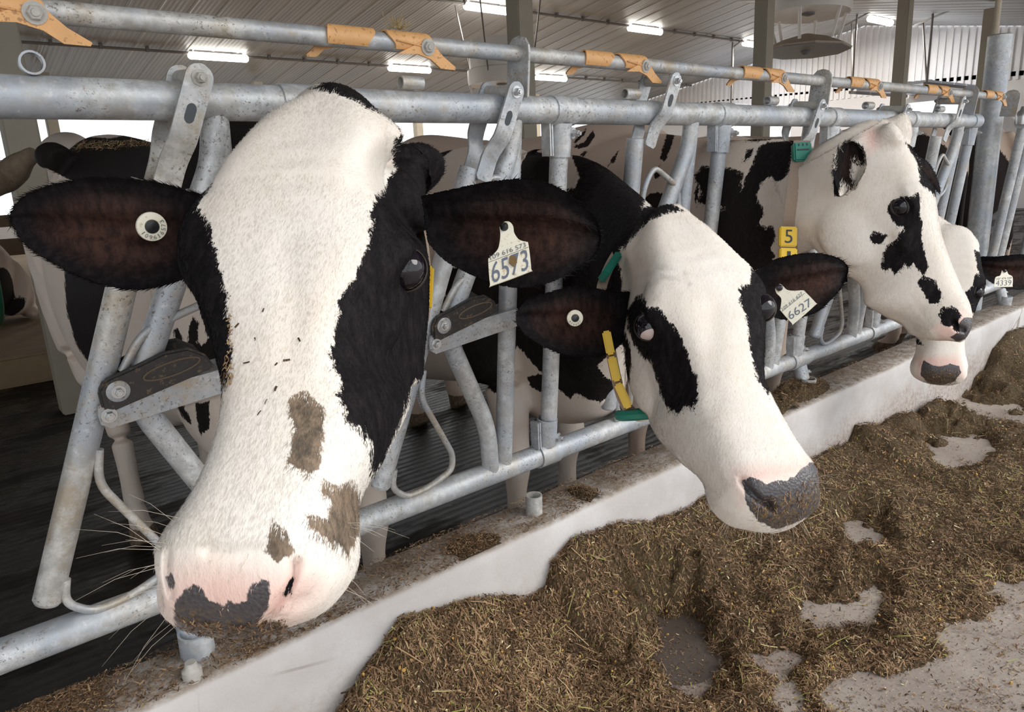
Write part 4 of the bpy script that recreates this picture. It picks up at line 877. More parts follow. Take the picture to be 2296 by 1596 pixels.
COW3, L3, R3m = make_cow('holstein_cow', 'white cow head in profile with black eye patch wearing a strap collar with yellow numbers', (np.array((1.807,.792,.076))*S3, (.225,-.426,-.876), (.922,.384,.05), (.315,-.819,.479), S3),
  dict(head=[(.14,0,-.15,.085,.10),(.10,0,-.19,.09,.125)], world=[(2.07,1.20,1.185,.105,.185),(2.08,1.45,1.15,.14,.235),(2.10,1.8,1.14,.19,.29),(2.10,2.05,1.08,.2,.30)], split=1.25),
  (1.58, 2.18, -.05, 1.04, (0,.06,0,.1), .84),
  C3HD,
  C3HD+[[(1285,318),(1305,298),(1315,288),(1312,300),(1290,322)], [(1283,330),(1310,318),(1330,290),(1334,305),(1318,328),(1300,333)], [(1298,348),(1318,336),(1310,352)], [(1362,375),(1372,355),(1390,335),(1378,362)], [(1480,355),(1495,300),(1520,275),(1505,330),(1490,365)], [(1465,395),(1480,368),(1482,392),(1470,402)], [(1440,450),(1455,435),(1480,430),(1500,450),(1470,470),(1445,470)], [(1410,345),(1425,310),(1418,330)], [(1555,430),(1575,390),(1560,460)], [(1600,470),(1640,460),(1690,520),(1700,600),(1620,620)]],
  ears3, .0095, dict(refine=True, fur=36000, mouth=.15, bumps_px=[(1968,322,1.87,.036),(2010,304,1.90,.040)], creases=[([(2138,722),(2146,735),(2160,740)],6,.014),([(2000,715),(2060,690),(2095,660)],10,.004),([(1900,660),(1960,690),(2010,715)],14,.003)], tan=.75, ear_marks=True, innamt=.3, eyes=dict(R=(2018,463)), outline=dict(axis=((1985,262),(2150,768)), a0=.0, ends=1, fade=1, lo=[(1930,682),(1990,713),(2025,728),(2040,750),(2075,766),(2110,767),(2140,760)], hi=[(2043,285),(2048,330),(2062,370),(2095,420),(2103,480),(2112,530),(2130,580),(2150,630),(2170,670),(2179,695),(2181,730),(2170,756)]), bumps=[((.045, -.062, .0), (.030, .030, .026)), ((.035, .05, .0), (.028, .03, .025))],
   nose=[[(2150,722),(2162,712),(2182,712),(2186,740),(2168,760),(2145,766),(2130,757),(2142,748),(2152,745)]], pink=[[(1936,312),(1944,288),(1964,283),(1972,300),(1970,332),(1950,347)], [(2090,735),(2150,700),(2180,700),(2180,750),(2110,765)]]))
# ---- cow four: muzzle below cow three's nose
S4 = 1.1
ears4 = [dict(upper=[(2180,580),(2205,575),(2235,575),(2265,572),(2296,570),(2330,575),(2345,585)], lower=[(2190,610),(2210,625),(2235,640),(2265,648),(2296,648),(2330,630),(2345,592)], depth=[2.70,2.68,2.66,2.65,2.65,2.66,2.68], cup=.03, fold=-.01)]
COW4, L4, R4m = make_cow('holstein_cow', 'cow with curly white forehead peeking behind the profile head, dark wet nose near the curb', (np.array((2.713,.916,-.245))*S4, (-.413,-.166,-.895), (.598,-.791,-.129), (-.687,-.589,.426), S4),
  dict(head=[(.09,0,-.13,.085,.11),(.05,0,-.16,.095,.13)], world=[(2.85,1.25,1.02,.11,.18),(2.80,1.5,1.10,.14,.22),(2.80,1.8,1.1,.19,.28),(2.80,2.05,1.06,.2,.3)]),
  (1.58, 2.86, -.07, 1.0, (0,0,0,0), .90),
  [[(2160,660),(2180,640),(2188,612),(2200,618),(2212,650),(2205,690),(2190,705),(2165,690)], [(2185,560),(2205,570),(2230,640),(2205,640),(2190,600)], [(2040,745),(2060,760),(2072,775),(2055,772)]],
  [[(1900,300),(2030,290),(2060,330),(2075,560),(1900,560)]],
  ears4, .011, dict(fur=16000, tan=.6, refine=True, eyes=dict(L=(2194,655)),
   nose=[[(2066,818),(2072,808),(2090,818),(2110,822),(2130,815),(2150,820),(2156,835),(2140,855),(2110,864),(2080,858),(2064,840)]], pink=[[(2050,800),(2150,795),(2165,850),(2060,850)]], crumb=[[(2070,835),(2150,830),(2150,870),(2070,870)]]))
# ------------------------------------------------------------------ ear tags, collars, lettering
def bvh_of(o): 
    me = o.data; b = np.array(o.location); return BVHTree.FromPolygons((vco(me)+b).tolist(), [tuple(p.vertices) for p in me.polygons])
def textmesh(s, P0, PX, PY, name, m, parent, thick=.0004):
    PX, PY = np.asarray(PX, float), np.asarray(PY, float)
    """flat lettering filling the parallelogram P0, P0+PX, P0+PY"""
    cu = bpy.data.curves.new('t', 'FONT'); cu.body = s; cu.size = 1; cu.resolution_u = 3; to = bpy.data.objects.new('t', cu); COL.objects.link(to)
    dg = bpy.context.evaluated_depsgraph_get(); dg.update(); me = bpy.data.meshes.new_from_object(to.evaluated_get(dg)); bpy.data.objects.remove(to); bpy.data.curves.remove(cu)
    v = vco(me); lo, hi = v.min(0), v.max(0); f = [tuple(p.vertices) for p in me.polygons]; bpy.data.meshes.remove(me)
    w = (v-lo)/(hi-lo+1e-9); P = np.asarray(P0)+w[:, :1]*np.asarray(PX)+w[:, 1:2]*np.asarray(PY)
    n = np.cross(PX, PY); n = n/np.linalg.norm(n); n = n*-1 if n @ (np.asarray(P0, float)-CAM) > 0 else n
    mb = MB().add(np.concatenate([P+n*thick]), f); return mb.build(name, m, parent, smooth=False)
def plane_pts(c3, pts):
    """pixels -> points on the plane through three (px, py, depth) anchors"""
    A = [at(*q) for q in c3]; n = np.cross(A[1]-A[0], A[2]-A[0]); n /= np.linalg.norm(n); out = []
    for x, y in pts: r = ray(x, y); out.append(CAM+r*(((A[0]-CAM) @ n)/(r @ n)))
    return np.array(out), (n if n @ (A[0]-CAM) < 0 else -n)
def ear_tag(cow, plane, outline, pin, pinr, texts, label):
    P, n = plane_pts(plane, outline)
    P2 = smooth_path(np.vstack([P, P[:1]]), 4)[:-1]
    t = MB().prism(P2, n*.0016).build('ear_tag', M_TAG, cow, smooth=False); tag(t, label)
    c, _ = plane_pts(plane, [pin]); c = c[0]
    MB().lathe(c-n*.012, n, [(pinr*.5, 0), (pinr*.55, .010), (pinr, .012), (pinr, .017), (pinr*.5, .020), (pinr*.2, .020)], 18).build('tag_pin', M_DARK, t)
    for s, quad, m in texts:
        Q, _ = plane_pts(plane, quad); textmesh(s, Q[0]+n*.0009, Q[1]-Q[0], Q[2]-Q[0], 'lettering', m, t)
    return t
def line_on(plane, a, b, w, parent):
    Q, n = plane_pts(plane, [a, b]); MB().tube(Q+n*.0010, w, 4).build('printed_line', M_INK, parent)
pl = [(1140, 510, .838), (1098, 630, .815), (1188, 600, .815)]
t1 = ear_tag(COW1, pl, [(1120,510),(1127,500),(1140,497),(1150,506),(1153,522),(1162,536),(1172,541),(1181,543),(1185,549),(1191,602),(1186,610),(1105,640),(1099,637),(1095,585),(1099,578),(1116,560),(1121,540),(1122,524)], (1131, 511), .0048,
  [('109 616 573', [(1100,584),(1180,554),(1098,574)], M_INK), ('6573', [(1104,637),(1186,605),(1101,590)], M_INKBLUE)], 'cream ear tag printed 6573 under 109 616 573')
line_on(pl, (1096, 589), (1185, 555), .0003, t1)
mu, nn = plane_pts(pl, [(1143,577),(1156,575),(1160,590),(1152,600),(1142,592)]); MB().prism(mu+nn*.0022, nn*.001).build('mud_spot', M_STAINS if 'M_STAINS' in globals() else simple('mud_spot', (.16, .10, .04), .8, .5, 300), t1, smooth=False)
pl = [(1747, 646, 1.335), (1795, 722, 1.315), (1828, 680, 1.315)]
t2 = ear_tag(COW2, pl, [(1738,648),(1742,640),(1750,637),(1757,643),(1765,650),(1780,652),(1800,651),(1806,655),(1829,679),(1828,684),(1781,725),(1775,724),(1751,697),(1750,692),(1752,672),(1748,664),(1741,657)], (1747, 646), .0062,
  [('109 616 627', [(1755,697),(1800,660),(1752,691)], M_INK), ('6627', [(1772,718),(1822,684),(1764,702)], M_INKBLUE)], 'cream ear tag printed 6627 under 109 616 627')
line_on(pl, (1753, 699), (1805, 657), .0004, t2)
pl = [(2250, 612, 2.60), (2229, 642, 2.58), (2270, 640, 2.58)]
t4 = ear_tag(COW4, pl, [(2246,607),(2256,606),(2261,615),(2270,621),(2270,640),(2267,643),(2231,643),(2229,640),(2232,622),(2242,618)], (2252, 608), .006,
  [('107 474 339', [(2234,628),(2268,626),(2234,623)], M_INK), ('4339', [(2232,641),(2267,640),(2233,629)], M_INKBLUE)], 'small cream ear tag printed 4339')
def button_tag(cow, px, py, d, r, label, txt):
    c = at(px, py, d); n = (CAM-c)/np.linalg.norm(CAM-c)+np.array([.25, 0, -.1]); n /= np.linalg.norm(n)
    t = MB().lathe(c, n, [(r*.3, -.004), (r*.93, -.004), (r, -.001), (r*.97, .002), (r*.5, .0032), (r*.44, .0012), (r*.05, .0012)], 30).build('button_ear_tag', M_TAG, cow, angle=25); tag(t, label)
    MB().lathe(c, n, [(r*.43, .001), (r*.45, .003), (r*.30, .0036), (r*.10, .0045)], 20).build('tag_pin', M_DARK, t)
    u = np.cross(n, [0, 0, 1.0]); u /= np.linalg.norm(u); w = np.cross(u, n)*-1
    for i, ch in enumerate(txt):
        a = math.radians(-150+i*22); p = c+n*.0030+(u*math.cos(a)*-1*-1+ -w*math.sin(a)*-1*-1)*0
        p = c+n*.0027+(np.cross([0, 0, 1.0], n)/np.linalg.norm(np.cross([0, 0, 1.0], n)))*math.cos(a)*r*.72+np.cross(n, np.cross([0, 0, 1.0], n)/np.linalg.norm(np.cross([0, 0, 1.0], n)))*math.sin(a)*r*.72
        ex = np.cross([0, 0, 1.0], n); ex /= np.linalg.norm(ex); ey = np.cross(n, ex)
        dx = -math.sin(a)*ex+math.cos(a)*ey; dy = -(math.cos(a)*ex+math.sin(a)*ey)
        cw = .18 if ch != '1' else .06
        textmesh(ch, p-dx*r*cw/2-dy*r*.14, dx*r*cw, dy*r*.28, 'lettering', M_INK, t)
button_tag(COW1, 340, 508, .845, .0172, 'round cream button ear tag with dark centre on the big cow', '109 616 573'.replace(' ', ''))
button_tag(COW2, 1289, 713, 1.285, .0150, 'round cream button ear tag with dark centre on the middle cow', '616627')
# collar of cow three: strap loop around the neck, green transponder, yellow number blocks
B3 = bvh_of(COW3)
def skin(px, py, B, off=.004, dflt=None):
    h, n_, _, _ = B.ray_cast(Vector(CAM), Vector(ray(px, py)).normalized(), 8)
    if h is None: return None if dflt is None else at(px, py, dflt)
    return np.array(h)+np.array(n_)*off
Lp = [skin(x, y, B3, .006, 2.1) for x, y in [(1793,345),(1772,375),(1765,410),(1760,450),(1756,480),(1753,512)]]
dm = np.median([(-(CR.T @ (p-CAM))[2]) for p in Lp]); 
col = None
def band(mid, wid, n_, th, name, m, parent):
    mid = np.asarray(mid); T = np.gradient(mid, axis=0); T /= np.linalg.norm(T, axis=1)[:, None]; V = []
    for p, t_, nn in zip(mid, T, n_):
        s_ = np.cross(t_, nn); s_ /= np.linalg.norm(s_)
        V += [p-s_*wid/2-nn*th/2, p+s_*wid/2-nn*th/2, p+s_*wid/2+nn*th/2, p-s_*wid/2+nn*th/2]
    k_ = len(mid); f = [(i*4+j, i*4+(j+1) % 4, (i+1)*4+(j+1) % 4, (i+1)*4+j) for i in range(k_-1) for j in range(4)]+[(0, 1, 2, 3), tuple((k_-1)*4+j for j in (3, 2, 1, 0))]
    return MB().add(V, f).build(name, m, parent, angle=50)
def neck_loop(B, top_px, bot_px, fallback, slack, bulge=1.0):
    """closed loop hugging the neck through two visible points, found by probing the hide from outside"""
    a = skin(*top_px, B, .0, fallback); b = skin(*bot_px, B, .0, fallback)
    view = (a+b)/2-CAM; view /= np.linalg.norm(view); up = a-b; up /= np.linalg.norm(up); dp = view-up*(view @ up); dp /= np.linalg.norm(dp)
    c = (a+b)/2+dp*.10; out = []; nn = []
    for i in range(73):
        an = 2*math.pi*i/72; d_ = up*math.cos(an)-dp*math.sin(an)
        h, n_, _, _ = B.ray_cast(Vector(c+d_*.42), Vector(-d_), .42)
        out.append(np.linalg.norm((np.array(h)-c)) if h is not None else .2); nn.append(d_)
    out = np.array(out[:-1]); ker = np.ones(9)/9; out = np.convolve(np.concatenate([out[-8:], out, out[:8]]), ker, 'same')[8:-8]; out = np.minimum(out, .34); out = np.append(out, out[0])+slack
    return np.array([c+d_*r_ for d_, r_ in zip(nn, out)]), np.array(nn), c
M_WEB = M_STRAP
lp, ln, lc = neck_loop(B3, (1797, 330), (1768, 560), 2.1, .008)
strap = band(lp, .046, ln, .003, 'collar', M_WEB, COW3); tag(strap, 'tan webbing collar')
pn = at(1768, 520, 1.0)-CAM; 
def block(c, u, w, n_, su, sw, th, m, name, parent, bev=.004): 
    rot = np.stack([u, w, n_], 1); return MB().box(c, (su, sw, th), rot).build(name, m, parent, smooth=False, bevel=bev)
def frame_at(px, py, dx, dy, d):
    """point and axes of a small block facing roughly the camera"""
    c = at(px, py, d); u = at(px+dx[0], py+dx[1], d)-c; u /= np.linalg.norm(u); w = at(px+dy[0], py+dy[1], d)-c; w -= u*(w @ u); w /= np.linalg.norm(w); return c, u, w, np.cross(u, w)
def surf_depth(B, px, py, dflt):
    h, _, _, _ = B.ray_cast(Vector(CAM), Vector(ray(px, py)).normalized(), 8); return dflt if h is None else float(-(CR.T @ (np.array(h)-CAM))[2])
dS = min(surf_depth(B3, 1768, 530, 2.1), surf_depth(B3, 1780, 400, 2.1))
for (py, ch) in ((531, '5'), (579, '1')):
    d = min(surf_depth(B3, 1765, py, dS), dS+.03)-.022
    c, u, w, n_ = frame_at(1766, py, (1, 0.02), (0.03, -1), d)
    s_ = d/FPX; bl = block(c, u, w, n_, 39*s_, 45*s_, .016, M_YELLOW, 'number_block', strap, .003)
    f_ = n_ if n_ @ (CAM-c) > 0 else -n_
    gw = 17 if ch == '5' else 8
    textmesh(ch, c+f_*.0085-u*gw/2*s_-w*15*s_, u*gw*s_, w*30*s_, 'numeral', M_DARK, strap)
d = surf_depth(B3, 1797, 350, 2.1)-.02
c, u, w, n_ = frame_at(1797, 342, (1, -.05), (.30, -1), d); s_ = d/FPX
f_ = n_ if n_ @ (CAM-c) > 0 else -n_
tr = block(c, u, w, n_, 40*s_, 42*s_, .026, M_GREENPL, 'transponder', strap, .004)
MB().box(c+f_*.0135+w*4*s_, (26*s_, 3*s_, .002), np.stack([u, w, n_], 1)).build('transponder_slot', M_DARK, strap, smooth=False)
for i in range(3): MB().box(c+f_*.0132+w*15*s_+u*(i-1)*9*s_, (3*s_, 5*s_, .002), np.stack([u, w, n_], 1)).build('transponder_slot', M_DARK, strap, smooth=False)
# collar of cow two: yellow segments hanging in front of the neck, green hanging disc
P = [(1388,560,1.46),(1365,600,1.44),(1348,650,1.42),(1352,700,1.40),(1362,742,1.385),(1370,790,1.375),(1380,840,1.37),(1392,885,1.37),(1406,914,1.375)]
pts = smooth_path([at(*q) for q in P], 5); nrm = np.array([(CAM-p)/np.linalg.norm(CAM-p) for p in pts])
far = smooth_path([at(1406,914,1.375), at(1440,935,1.45), at(1480,900,1.58), at(1500,800,1.68), at(1480,680,1.70), at(1430,590,1.60), at(1388,560,1.46)], 5)
st2 = band(np.concatenate([pts, far[1:]]), .020, np.concatenate([nrm, nrm[-1:].repeat(len(far)-1, 0)]), .003, 'collar', M_STRAP, COW2); tag(st2, 'hanging collar with yellow blocks')
seg = [(1352,742,1363,797), (1364,799,1377,856), (1378,858,1403,915)]
for x0, y0, x1, y1 in seg:
    for xo, dd in ((7, 0),):
        a = at(x0+xo, y0, 1.36); b = at(x1+xo*1.0, y1, 1.355); m_ = (a+b)/2; u = (b-a)/np.linalg.norm(b-a); vw = (CAM-m_)/np.linalg.norm(CAM-m_); w = np.cross(u, vw); w /= np.linalg.norm(w)
        block(m_, u, w, np.cross(u, w), np.linalg.norm(b-a)-.002, .0165, .030, M_YELLOW, 'number_block', st2, .003)
a, b = at(1352, 622, 1.40), at(1384, 575, 1.44); m_ = (a+b)/2; u = (b-a)/np.linalg.norm(b-a); vw = (CAM-m_)/np.linalg.norm(CAM-m_); w = np.cross(u, vw); w /= np.linalg.norm(w)
block(m_, u, w, np.cross(u, w), np.linalg.norm(b-a), .016, .03, M_GREENPL, 'transponder', st2, .003)
c = at(1432, 940, 1.40); ax = np.array([.15, .25, .95]); ax /= np.linalg.norm(ax)
g = MB().lathe(c, ax, [(.002, .002), (.038, .0), (.045, .004), (.047, .012), (.043, .020), (.034, .008), (.002, .008)], 26).build('hanging_disc', M_GREENPL, st2)
# cow one: yellow collar block seen past her eye
st1p, st1n, st1c = None, None, None
B1 = bvh_of(COW1)
c, u, w, n_ = frame_at(956, 640, (1, .05), (-.04, -1), .95); s_ = .95/FPX
l1, n1, c1 = [np.array([at(930, 470, 1.02), at(952, 560, .99), at(957, 640, .965), at(945, 720, .97), at(900, 800, 1.02), at(800, 850, 1.12)])], None, None
l1 = smooth_path(l1[0], 5); st1 = band(l1, .04, np.array([(np.array([1.0, -.3, 0])) for p in l1]), .003, 'collar', M_STRAP, COW1); tag(st1, 'collar with yellow block')
block(at(961, 645, .93), u, w, n_, 17*s_, 96*s_, .02, M_YELLOW, 'number_block', st1, .003)
# maker's lettering on the big fan shell
e_, p_, ax_ = FAN1
v_ = CAM-p_; v_[2] = 0; v_ /= np.linalg.norm(v_); sd = np.cross([0, 0, 1.0], v_); P0 = p_+v_*.53*.985*1.0+np.array([0, 0, .225]); R_ = .53*1.025
ang = .06
tt = textmesh('OXENTEC', (0, 0, 0), (1, 0, 0), (0, 1, 0), 'lettering', M_INK, None)
vv = vco(tt.data); N = []
for q in vv:
    a_ = (q[0]-.5)*.52+ang; N.append(p_+(v_*math.cos(a_)+sd*math.sin(a_))*(R_+.003)+np.array([0, 0, .145+q[1]*.065])-np.array(e_.location))
vset(tt.data, np.array(N)); tt.parent = e_
# ------------------------------------------------------------------ cubicles and the other cows behind the fence
m = simple('sand_bedding', (.24, .17, .10), .9, .3, 8)
struct('cubicle_platform', MB().box((3, 12.0, .11), (34, 12.0-.1, .22)), m, bevel=.02)
M_STALL = simple('green_stall_pipe', (.03, .20, .12), .45, .25, 12)
M_BOARD = simple('weathered_board', (.16, .115, .075), .85, .3, 14)
def stall(X, Y, lab):
    pth = round_path([(X, Y+2.2, .215), (X, Y+1.9, .38), (X, Y+.35, .45), (X, Y+.02, .62), (X, Y-.12, .92), (X, Y+.1, 1.22), (X, Y+2.2, 1.34)], .18, 6)
    o = MB().tube(pth, .032, 14).build('stall_divider', M_STALL); tag(o, lab, 'stall divider', 'green cubicle dividers'); return o
stall(.36, 4.95+.9, 'green pipe cubicle divider at the left edge behind the big ear'); 
for z_, h_, lb in ((.74, .20, 'lower dark weathered board across the cubicle heads, left of the big ear'), (1.05, .14, 'upper dark weathered board across the cubicle heads, left of the big ear')):
    tag(MB().box((.2, 10.6, z_), (3.4, .05, h_)).build('neck_board', M_BOARD, smooth=False), lb, 'board', 'cubicle boards')
def place(me, x, y, z, hd):
    c, s = math.cos(hd), math.sin(hd); v = vco(me); v2 = np.stack([v[:, 0]*c-v[:, 1]*s, v[:, 0]*s+v[:, 1]*c, v[:, 2]], 1); vset(me, v2); me.update()
def plain_cow(x, y, hd, z, label, patches, base_black, neck_to, a, voxel=.016, lying=False, hz=1.0, tan=.5, ear=True):
    """a whole cow further back; hd turns it about its chest, hd=0 faces the feed alley"""
    parts = []
    if lying:
        parts.append(body_loft([(yy, (zt-.56)*hz, max(0.0, (zb-.56)), w*1.12, q) for yy, zt, zb, w, q in BODY], 0, 0, 0))
        for s in (-1, 1):
            parts.append(ell_loft([(s*.22, .30, .22, .12, .14), (s*.24, .05, .12, .08, .08), (s*.22, -.18, .06, .05, .055), (s*.2, .05, .045, .04, .045)], 14, 24))
            parts.append(ell_loft([(s*.28, 1.55, .35, .18, .28), (s*.38, 1.25, .22, .14, .18), (s*.44, 1.05, .12, .08, .09), (s*.46, 1.35, .06, .05, .05), (s*.42, 1.1, .045, .045, .045)], 14, 30))
        dz = -.56
    else: parts += cow_body_parts(0, 0, 0, hz, (0, .05, 0, .06), .92); dz = 0
    a = np.array(a, float); a /= np.linalg.norm(a); w = np.cross([0, 0, 1.0], -a) if abs(a[2]) > .98 else np.cross(a, [0, 0, -1.0])*-1
    w = np.array([1.0, 0, 0])-a*a[0]; w /= np.linalg.norm(w); n = np.cross(a, w); Rm = np.stack([a, w, n], 1); pos = np.array(neck_to)+[0, 0, dz]
    hv, hf = head_loft(HEAD, 1.08); parts.append((hv @ Rm.T+pos, hf))
    hb = pos+Rm @ np.array([.10, 0, -.14])
    parts.append(ell_loft([(*hb, .085, .12), (*(hb*.55+np.array([0, .1, 1.15*hz+dz])*.45), .11, .18), (0, .14, 1.10*hz+dz, .17, .26), (0, .45, 1.05*hz+dz, .20, .30)], 20, 24))
    if ear:
        for s in (-1, 1): 
            ec = pos+Rm @ np.array([.06, s*.19, -.06]); parts.append(ellipsoid(ec, Rm, (.055, .10, .025)))
    parts.append(ell_loft([(0, 1.93, 1.33*hz+dz, .035, .035), (0, 2.01, 1.20*hz+dz, .03, .03), (0, 2.02, .85*hz+dz, .022, .022), (0, 2.02, .65+dz*.9, .03, .03), (0, 2.02, max(.45+dz*.7, .08), .012, .012)], 10, 20))
    me = remesh(parts, voxel); v = lap(vco(me), edges(me), 4, .5); vset(me, v)
    co = np.full(len(v), -.06)
    for c, r in patches: co = np.maximum(co, (r-np.sqrt((((v-np.array(c)-[0, 0, dz])*[1, 1, 1])**2).sum(1)))*.35)
    if base_black: co = -co
    attr(me, 'coat', np.clip(co, -.06, .06))
    attr(me, 'nose', np.full(len(v), -.06)); attr(me, 'mud', np.clip(.075-v[:, 2], -.06, .06) if not lying else np.full(len(v), -.06))
    for nm in ('pink', 'inner', 'crumb'): attr(me, nm, np.zeros(len(v)))
    attr(me, 'tan', np.full(len(v), tan)); me.name = 'holstein_cow'  # even tan tint standing in for the barn's ambient light
    place(me, x, y, z, hd); me.shade_smooth(); me.materials.append(M_HIDE)
    o = bpy.data.objects.new('holstein_cow', me); COL.objects.link(o); o.location = (x, y, z)
    tag(o, label, 'cow', 'cows in the barn behind the fence')
    ey = MB(); c, s_ = math.cos(hd), math.sin(hd); Rz = np.array([[c, -s_, 0], [s_, c, 0], [0, 0, 1]])
    for s in (-1, 1):
        p = pos+Rm @ np.array([.22, s*.112, -.06])
        vv, ff = ellipsoid(Rz @ p+np.array([x, y, z]), np.eye(3), (.02, .02, .02), 8); MB().add(vv, ff).build('eyeball', M_EYE, o)
    return o
UPH = (0, -.50, 1.50); UPA = (0, -.75, -.65)
plain_cow(1.02, 8.0, math.pi, .22, 'white backed cow standing in a cubicle beyond the big cow\'s rump', [((0, .1, 1.2), .35)], False, UPH, UPA, tan=.25, hz=1.06)
plain_cow(-.45, 6.75, math.pi/2+.3, .22, 'black cow lying in a cubicle at the left edge of the photo', [((0, .6, 1.0), 3)], False, (0, -.35, 1.35), (0, -.8, -.6), lying=True)
plain_cow(.26, 9.15, math.pi, .22, 'white cow with a black rump patch lying beside the big cow\'s flank', [((-.25, 1.9, .8), .30), ((0, .4, 1.2), .4)], False, (0, -.35, 1.35), (0, -.8, -.6), lying=True)
plain_cow(3.45, 4.1, math.pi/2, .0, 'black backed cow standing crosswise in the alley behind the middle cow', [((0, .8, 1.3), .75), ((0, 1.7, .9), .2)], False, UPH, UPA, hz=1.05)
plain_cow(9.2, 4.5, math.pi/2, .0, 'black backed cow standing crosswise behind the collared cow', [((0, 1.1, 1.5), .75)], False, UPH, UPA, hz=1.05)
plain_cow(5.15, 3.75, math.pi, .0, 'black sided cow with tan-shaded white back between the end bars at right', [((.3, 1.55, .85), .66), ((.3, .7, .9), .5)], False, UPH, UPA, hz=1.06, tan=.8)
plain_cow(6.50, 3.80, math.pi-.08, .0, 'black sided cow with tan-shaded pale back at the right edge', [((.35, 1.5, .85), .68), ((.3, .6, .9), .5)], False, UPH, UPA, hz=1.08, tan=.8)
# tail of the big cow, swung out to the left
tl = smooth_path([on_y(75, 345, 3.55), on_y(48, 365, 3.6), on_y(15, 400, 3.65), on_y(-25, 425, 3.6), on_y(-60, 520, 3.55)], 6)
m_tail = simple('muddy_tail_hair', (.17, .13, .09), .9, .6, 40)
t_ = MB().tube(tl, np.interp(np.linspace(0, 1, len(tl)), [0, .15, .35, .7, 1], [.03, .035, .055, .05, .015]), 12).build('tail', m_tail, COW1)
# ------------------------------------------------------------------ feed: heap along the curb, chopped pieces, long straws
def vnoise(x, y, s, seed):
    g = np.random.default_rng(seed).random((256, 256)); X = x/s; Y = y/s; i = np.floor(X).astype(int); j = np.floor(Y).astype(int); u = X-i; w = Y-j; u = u*u*(3-2*u); w = w*w*(3-2*w)
    G = lambda a, b: g[a % 256, b % 256]
    return (G(i, j)*(1-u)+G(i+1, j)*u)*(1-w)+(G(i, j+1)*(1-u)+G(i+1, j+1)*u)*w
CON = [(-400,2600),(745,1600),(800,1520),(850,1470),(870,1430),(890,1395),(935,1388),(1000,1365),(1060,1350),(1110,1345),(1180,1350),(1222,1320),(1232,1268),(1280,1212),(1340,1196),(1380,1176),(1440,1180),(1490,1166),(1530,1150),(1580,1115),(1650,1098),(1740,1060),(1829,1027),(1868,1005),(1899,996),(1915,955),(1966,958),(1994,938),(2036,921),(2110,886),(2162,868),(2208,826),(2222,788),(2257,746),(2296,735)]
_c = np.array([on_y(x, y, KY0) for x, y in CON[1:]])
def contact(x): return np.clip(np.interp(x, _c[:, 0], _c[:, 2])-FEEDZ, .02, .29)
FEEDP = [(300,2200),(700,1700),(745,1600),(870,1430),(890,1395),(1230,1260),(1580,1100),(1900,960),(2050,900),(2260,720),(2330,690),(2600,600),(2600,1200),(2296,1395),(2215,1428),(2092,1442),(2070,1478),(1952,1490),(1930,1545),(1915,1600),(1900,1750),(1400,2600)]
HOLES = [[(1485,1368),(1530,1362),(1560,1375),(1590,1430),(1602,1470),(1595,1495),(1565,1520),(1500,1520),(1472,1480)], [(1815,1348),(1860,1335),(1900,1350),(1890,1378),(1840,1372)], [(1915,1335),(1970,1330),(1982,1352),(1940,1372),(1905,1370)], [(1708,1470),(1740,1455),(1765,1468),(1745,1488),(1715,1488)], [(1750,1518),(1775,1520),(1782,1560),(1758,1550)], [(1912,1172),(1950,1178),(1965,1192),(1930,1196)], [(2085,985),(2150,975),(2210,985),(2180,1022),(2110,1018)], [(2120,882),(2180,888),(2300,918),(2300,934),(2180,915),(2125,900)], [(2255,1300),(2310,1290),(2310,1350),(2270,1345)]]
def feed_h(x, y):
    P = np.stack([x, y, np.full_like(x, FEEDZ+.03)], 1); px, py, d = project(P)
    sd = poly_sd(px, py, FEEDP)*d/FPX
    n1 = vnoise(x, y, .16, 1); n2 = vnoise(x, y, .06, 2); n3 = vnoise(x, y, .022, 3)
    k = np.clip((sd+.07*(n1-.5)+.05*(n2-.5)+.02*(n3-.5))/.12, 0, 1)
    for h in HOLES:
        s2 = poly_sd(px, py, h)*d/FPX; k = np.minimum(k, np.clip((-s2+.06*(n2-.5)+.04*(n3-.5)+.004)/.10, 0, 1))
    dk = KY0-y
    hh = contact(x+.05*(n2-.5))*np.exp(-np.clip(dk-.02, 0, 9)/(.12+.10*n1))+.005+.040*n1*n1+.020*n2*n2+.010*n3
    lim = np.clip(contact(x)+.25*dk+.012*(n3-.4)+.01, .0, .4)
    return k*k*(3-2*k)*np.minimum(hh, lim)
gx = .15+np.cumsum(np.concatenate([[0], np.geomspace(.008, .06, 330)])); gy = np.concatenate([np.linspace(-1.3, .1, 70, endpoint=False), np.linspace(.1, KY0-.001, 150)])
GX, GY = np.meshgrid(gx, gy, indexing='ij'); hgt = feed_h(GX.ravel(), GY.ravel())
V = np.stack([GX.ravel(), GY.ravel(), FEEDZ-.004+hgt], 1); ny = len(gy)
fc = [(i*ny+j, (i+1)*ny+j, (i+1)*ny+j+1, i*ny+j+1) for i in range(len(gx)-1) for j in range(ny-1) if hgt[i*ny+j]+hgt[(i+1)*ny+j]+hgt[i*ny+j+1]+hgt[(i+1)*ny+j+1] > .020]
m_bed = mat('feed_bed', (.1, .07, .03), .9); t = NT(m_bed); n = t.noise(110, 5, .75)
t.color(t.ramp(n, (.3, (.018, .011, .005)), (.5, (.085, .054, .022)), (.72, (.20, .135, .06)))); t.bump(n, .9, .01)
fb = MB().add(V, fc).build('feed_heap', m_bed, angle=180); tag(fb, 'long heap of chopped brown silage lying along the white curb', 'feed', kind='stuff')
m_chip = mat('feed_pieces', (.3, .2, .1), .85); t = NT(m_chip)
